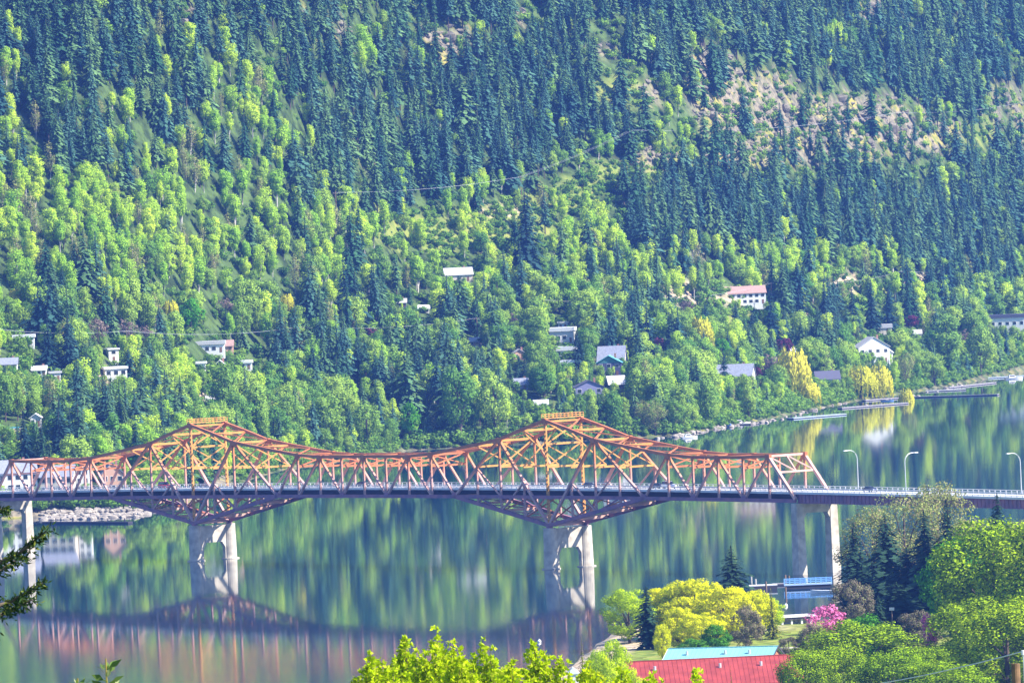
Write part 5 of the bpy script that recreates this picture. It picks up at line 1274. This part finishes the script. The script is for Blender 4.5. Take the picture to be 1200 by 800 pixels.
L_FIR = leaf('near_fir_needles', (.020, .045, .018), (.035, .07, .022), (.14, .17, .03), trans=.15)
def bough_tree(name, label, trunk_px, Y, tips, seed):
    """fir beside the viewpoint: its trunk stands left of the picture, boughs reach in"""
    r = np.random.default_rng(seed); t = P(trunk_px, 400, Y); z = float(hnear(t.x, Y))
    root = thing(name, label, 'conifer', (t.x, Y, z)); top = P(trunk_px, 330, Y).z - z
    MB().tube([(0, 0, -.3), (0, 0, top * .6), (0, 0, top)], .22, 10, r1=.03).build('trunk', M_BARK, root)
    for pts in tips:
        pts = [Vector(p) - Vector((t.x, Y, z)) for p in pts]
        q = MB(); pts = [Vector((0, 0, pts[0].z + .15))] + pts; q.tube(pts, .04, 6, r1=.008); bo = q.build('bough', M_BARK, root)
        Cs, Us, Ws = [], [], []
        for i in range(len(pts) - 1):
            a, b = pts[i], pts[i + 1]; n = int((b - a).length / .012)
            for k in range(n):
                u = k / n; c = a.lerp(b, u); ext = (i + u) / (len(pts) - 1)
                if ext < .15: continue
                d = (b - a).normalized(); sd_ = Vector((-d.y, d.x, 0)).normalized(); s1 = r.choice([-1, 1]); tw = (d * .5 + sd_ * s1 * r.uniform(.2, 1) + Vector((0, 0, r.uniform(-.75, .35)))).normalized()
                ln = r.uniform(.06, .30) * (1.15 - .75 * ext)
                for j in range(6):
                    cc = c + tw * ln * (j / 5); nd = (tw * .7 + Vector(r.normal(size=3)) * .55).normalized(); nl = r.uniform(.022, .045)
                    sv = nd.cross(Vector(r.normal(size=3))).normalized()
                    Cs.append(cc + nd * nl); Us.append(nd * nl); Ws.append(sv * .011)
        V, Q = cards(np.array([tuple(x) for x in Cs]), np.array([tuple(x) for x in Us]), np.array([tuple(x) for x in Ws])); obj('needles', mesh_quads('needles', V, Q, [L_FIR]), bo)
YF = 78
bough_tree('fir_tree', 'dark fir beside the viewpoint reaching boughs in at the left edge', -95, YF,
           [[P(-20, 668, YF), P(20, 650, YF - .3), P(54, 622, YF - .5)], [P(-25, 715, YF), P(10, 706, YF + .2), P(50, 683, YF)], [P(-30, 735, YF + .4), P(5, 718, YF + .6), P(38, 702, YF + .5)], [P(-30, 690, YF + .5), P(0, 668, YF + .5), P(26, 652, YF + .6)],
            [P(-40, 600, YF), P(-14, 598, YF), P(10, 596, YF)], [P(-120, 560, YF), P(-150, 565, YF), P(-180, 580, YF)], [P(-130, 640, YF), P(-170, 650, YF), P(-210, 670, YF)], [P(-95, 520, YF + 1), P(-90, 525, YF + 1.6), P(-85, 535, YF + 2)], [P(-60, 500, YF), P(-45, 500, YF), P(-30, 505, YF)], [P(-95, 700, YF - 1), P(-92, 705, YF - 1.6), P(-90, 715, YF - 2.2)]], 5)
# sapling tips
def sapling(px, py, Y, label, seed):
    r = np.random.default_rng(seed); t = P(px, py, Y); z = float(hnear(t.x, Y)); h = t.z - z; root = thing('sapling', label, 'sapling', (t.x, Y, z))
    MB().tube([(0, 0, -.2), (-.04, 0, h * .6), (0, 0, h)], .04, 6, r1=.008).build('stem', mat('green_stem', (.25, .2, .04), .8), root); Cs, Us, Ws = [], [], []
    for i in range(110):
        u = r.random() ** 1.6; zc = h - .1 - u * min(3.0, h * .6); a = r.uniform(0, 6.28); d = np.array([math.cos(a), math.sin(a), r.uniform(.2, 1.)]); d /= np.linalg.norm(d); l = r.uniform(.06, .11) * (.8 + u)
        s_ = np.cross(d, r.normal(size=3)); s_ /= np.linalg.norm(s_); Cs.append(np.array([0, 0, zc]) + d * (l + .03 + .25 * u)); Us.append(d * l); Ws.append(s_ * l * .42)
    V, Q = cards(np.array(Cs), np.array(Us), np.array(Ws)); obj('leaves', mesh_quads('leaves', V, Q, [leaf('sapling_leaf', (.12, .20, .05), (.16, .24, .06), (.40, .44, .22), trans=.3)]), root)
sapling(124, 771, 80, 'leafy sapling with a reddish tip at the bottom left edge', 3); sapling(91, 794, 80, 'second lower sapling left of the reddish-tipped one', 4)

# ------------------------------------------------------------------ air
hz = MB().box(-2200, 2200, -400, 6600, -8, 0).build('haze', None) if False else None
vm = bpy.data.materials.new('haze_air'); vm.use_nodes = True; vn = vm.node_tree.nodes; vn.remove(vn['Principled BSDF'])
pv = vn.new('ShaderNodeVolumePrincipled'); pv.inputs['Color'].default_value = (.13, .30, 1.0, 1); pv.inputs['Density'].default_value = HAZE_DENSITY; pv.inputs['Anisotropy'].default_value = 0.2
vm.node_tree.links.new(pv.outputs['Volume'], vn['Material Output'].inputs['Volume'])
ztop = float(max(hill.data.vertices[i].co.z for i in range(len(hill.data.vertices)))) + 40
haze = MB().box(-1700, 1800, -450, 6400, -9, ztop).build('haze', vm); tag(haze, 'thin bluish spring haze in the valley air', None, None, 'stuff')
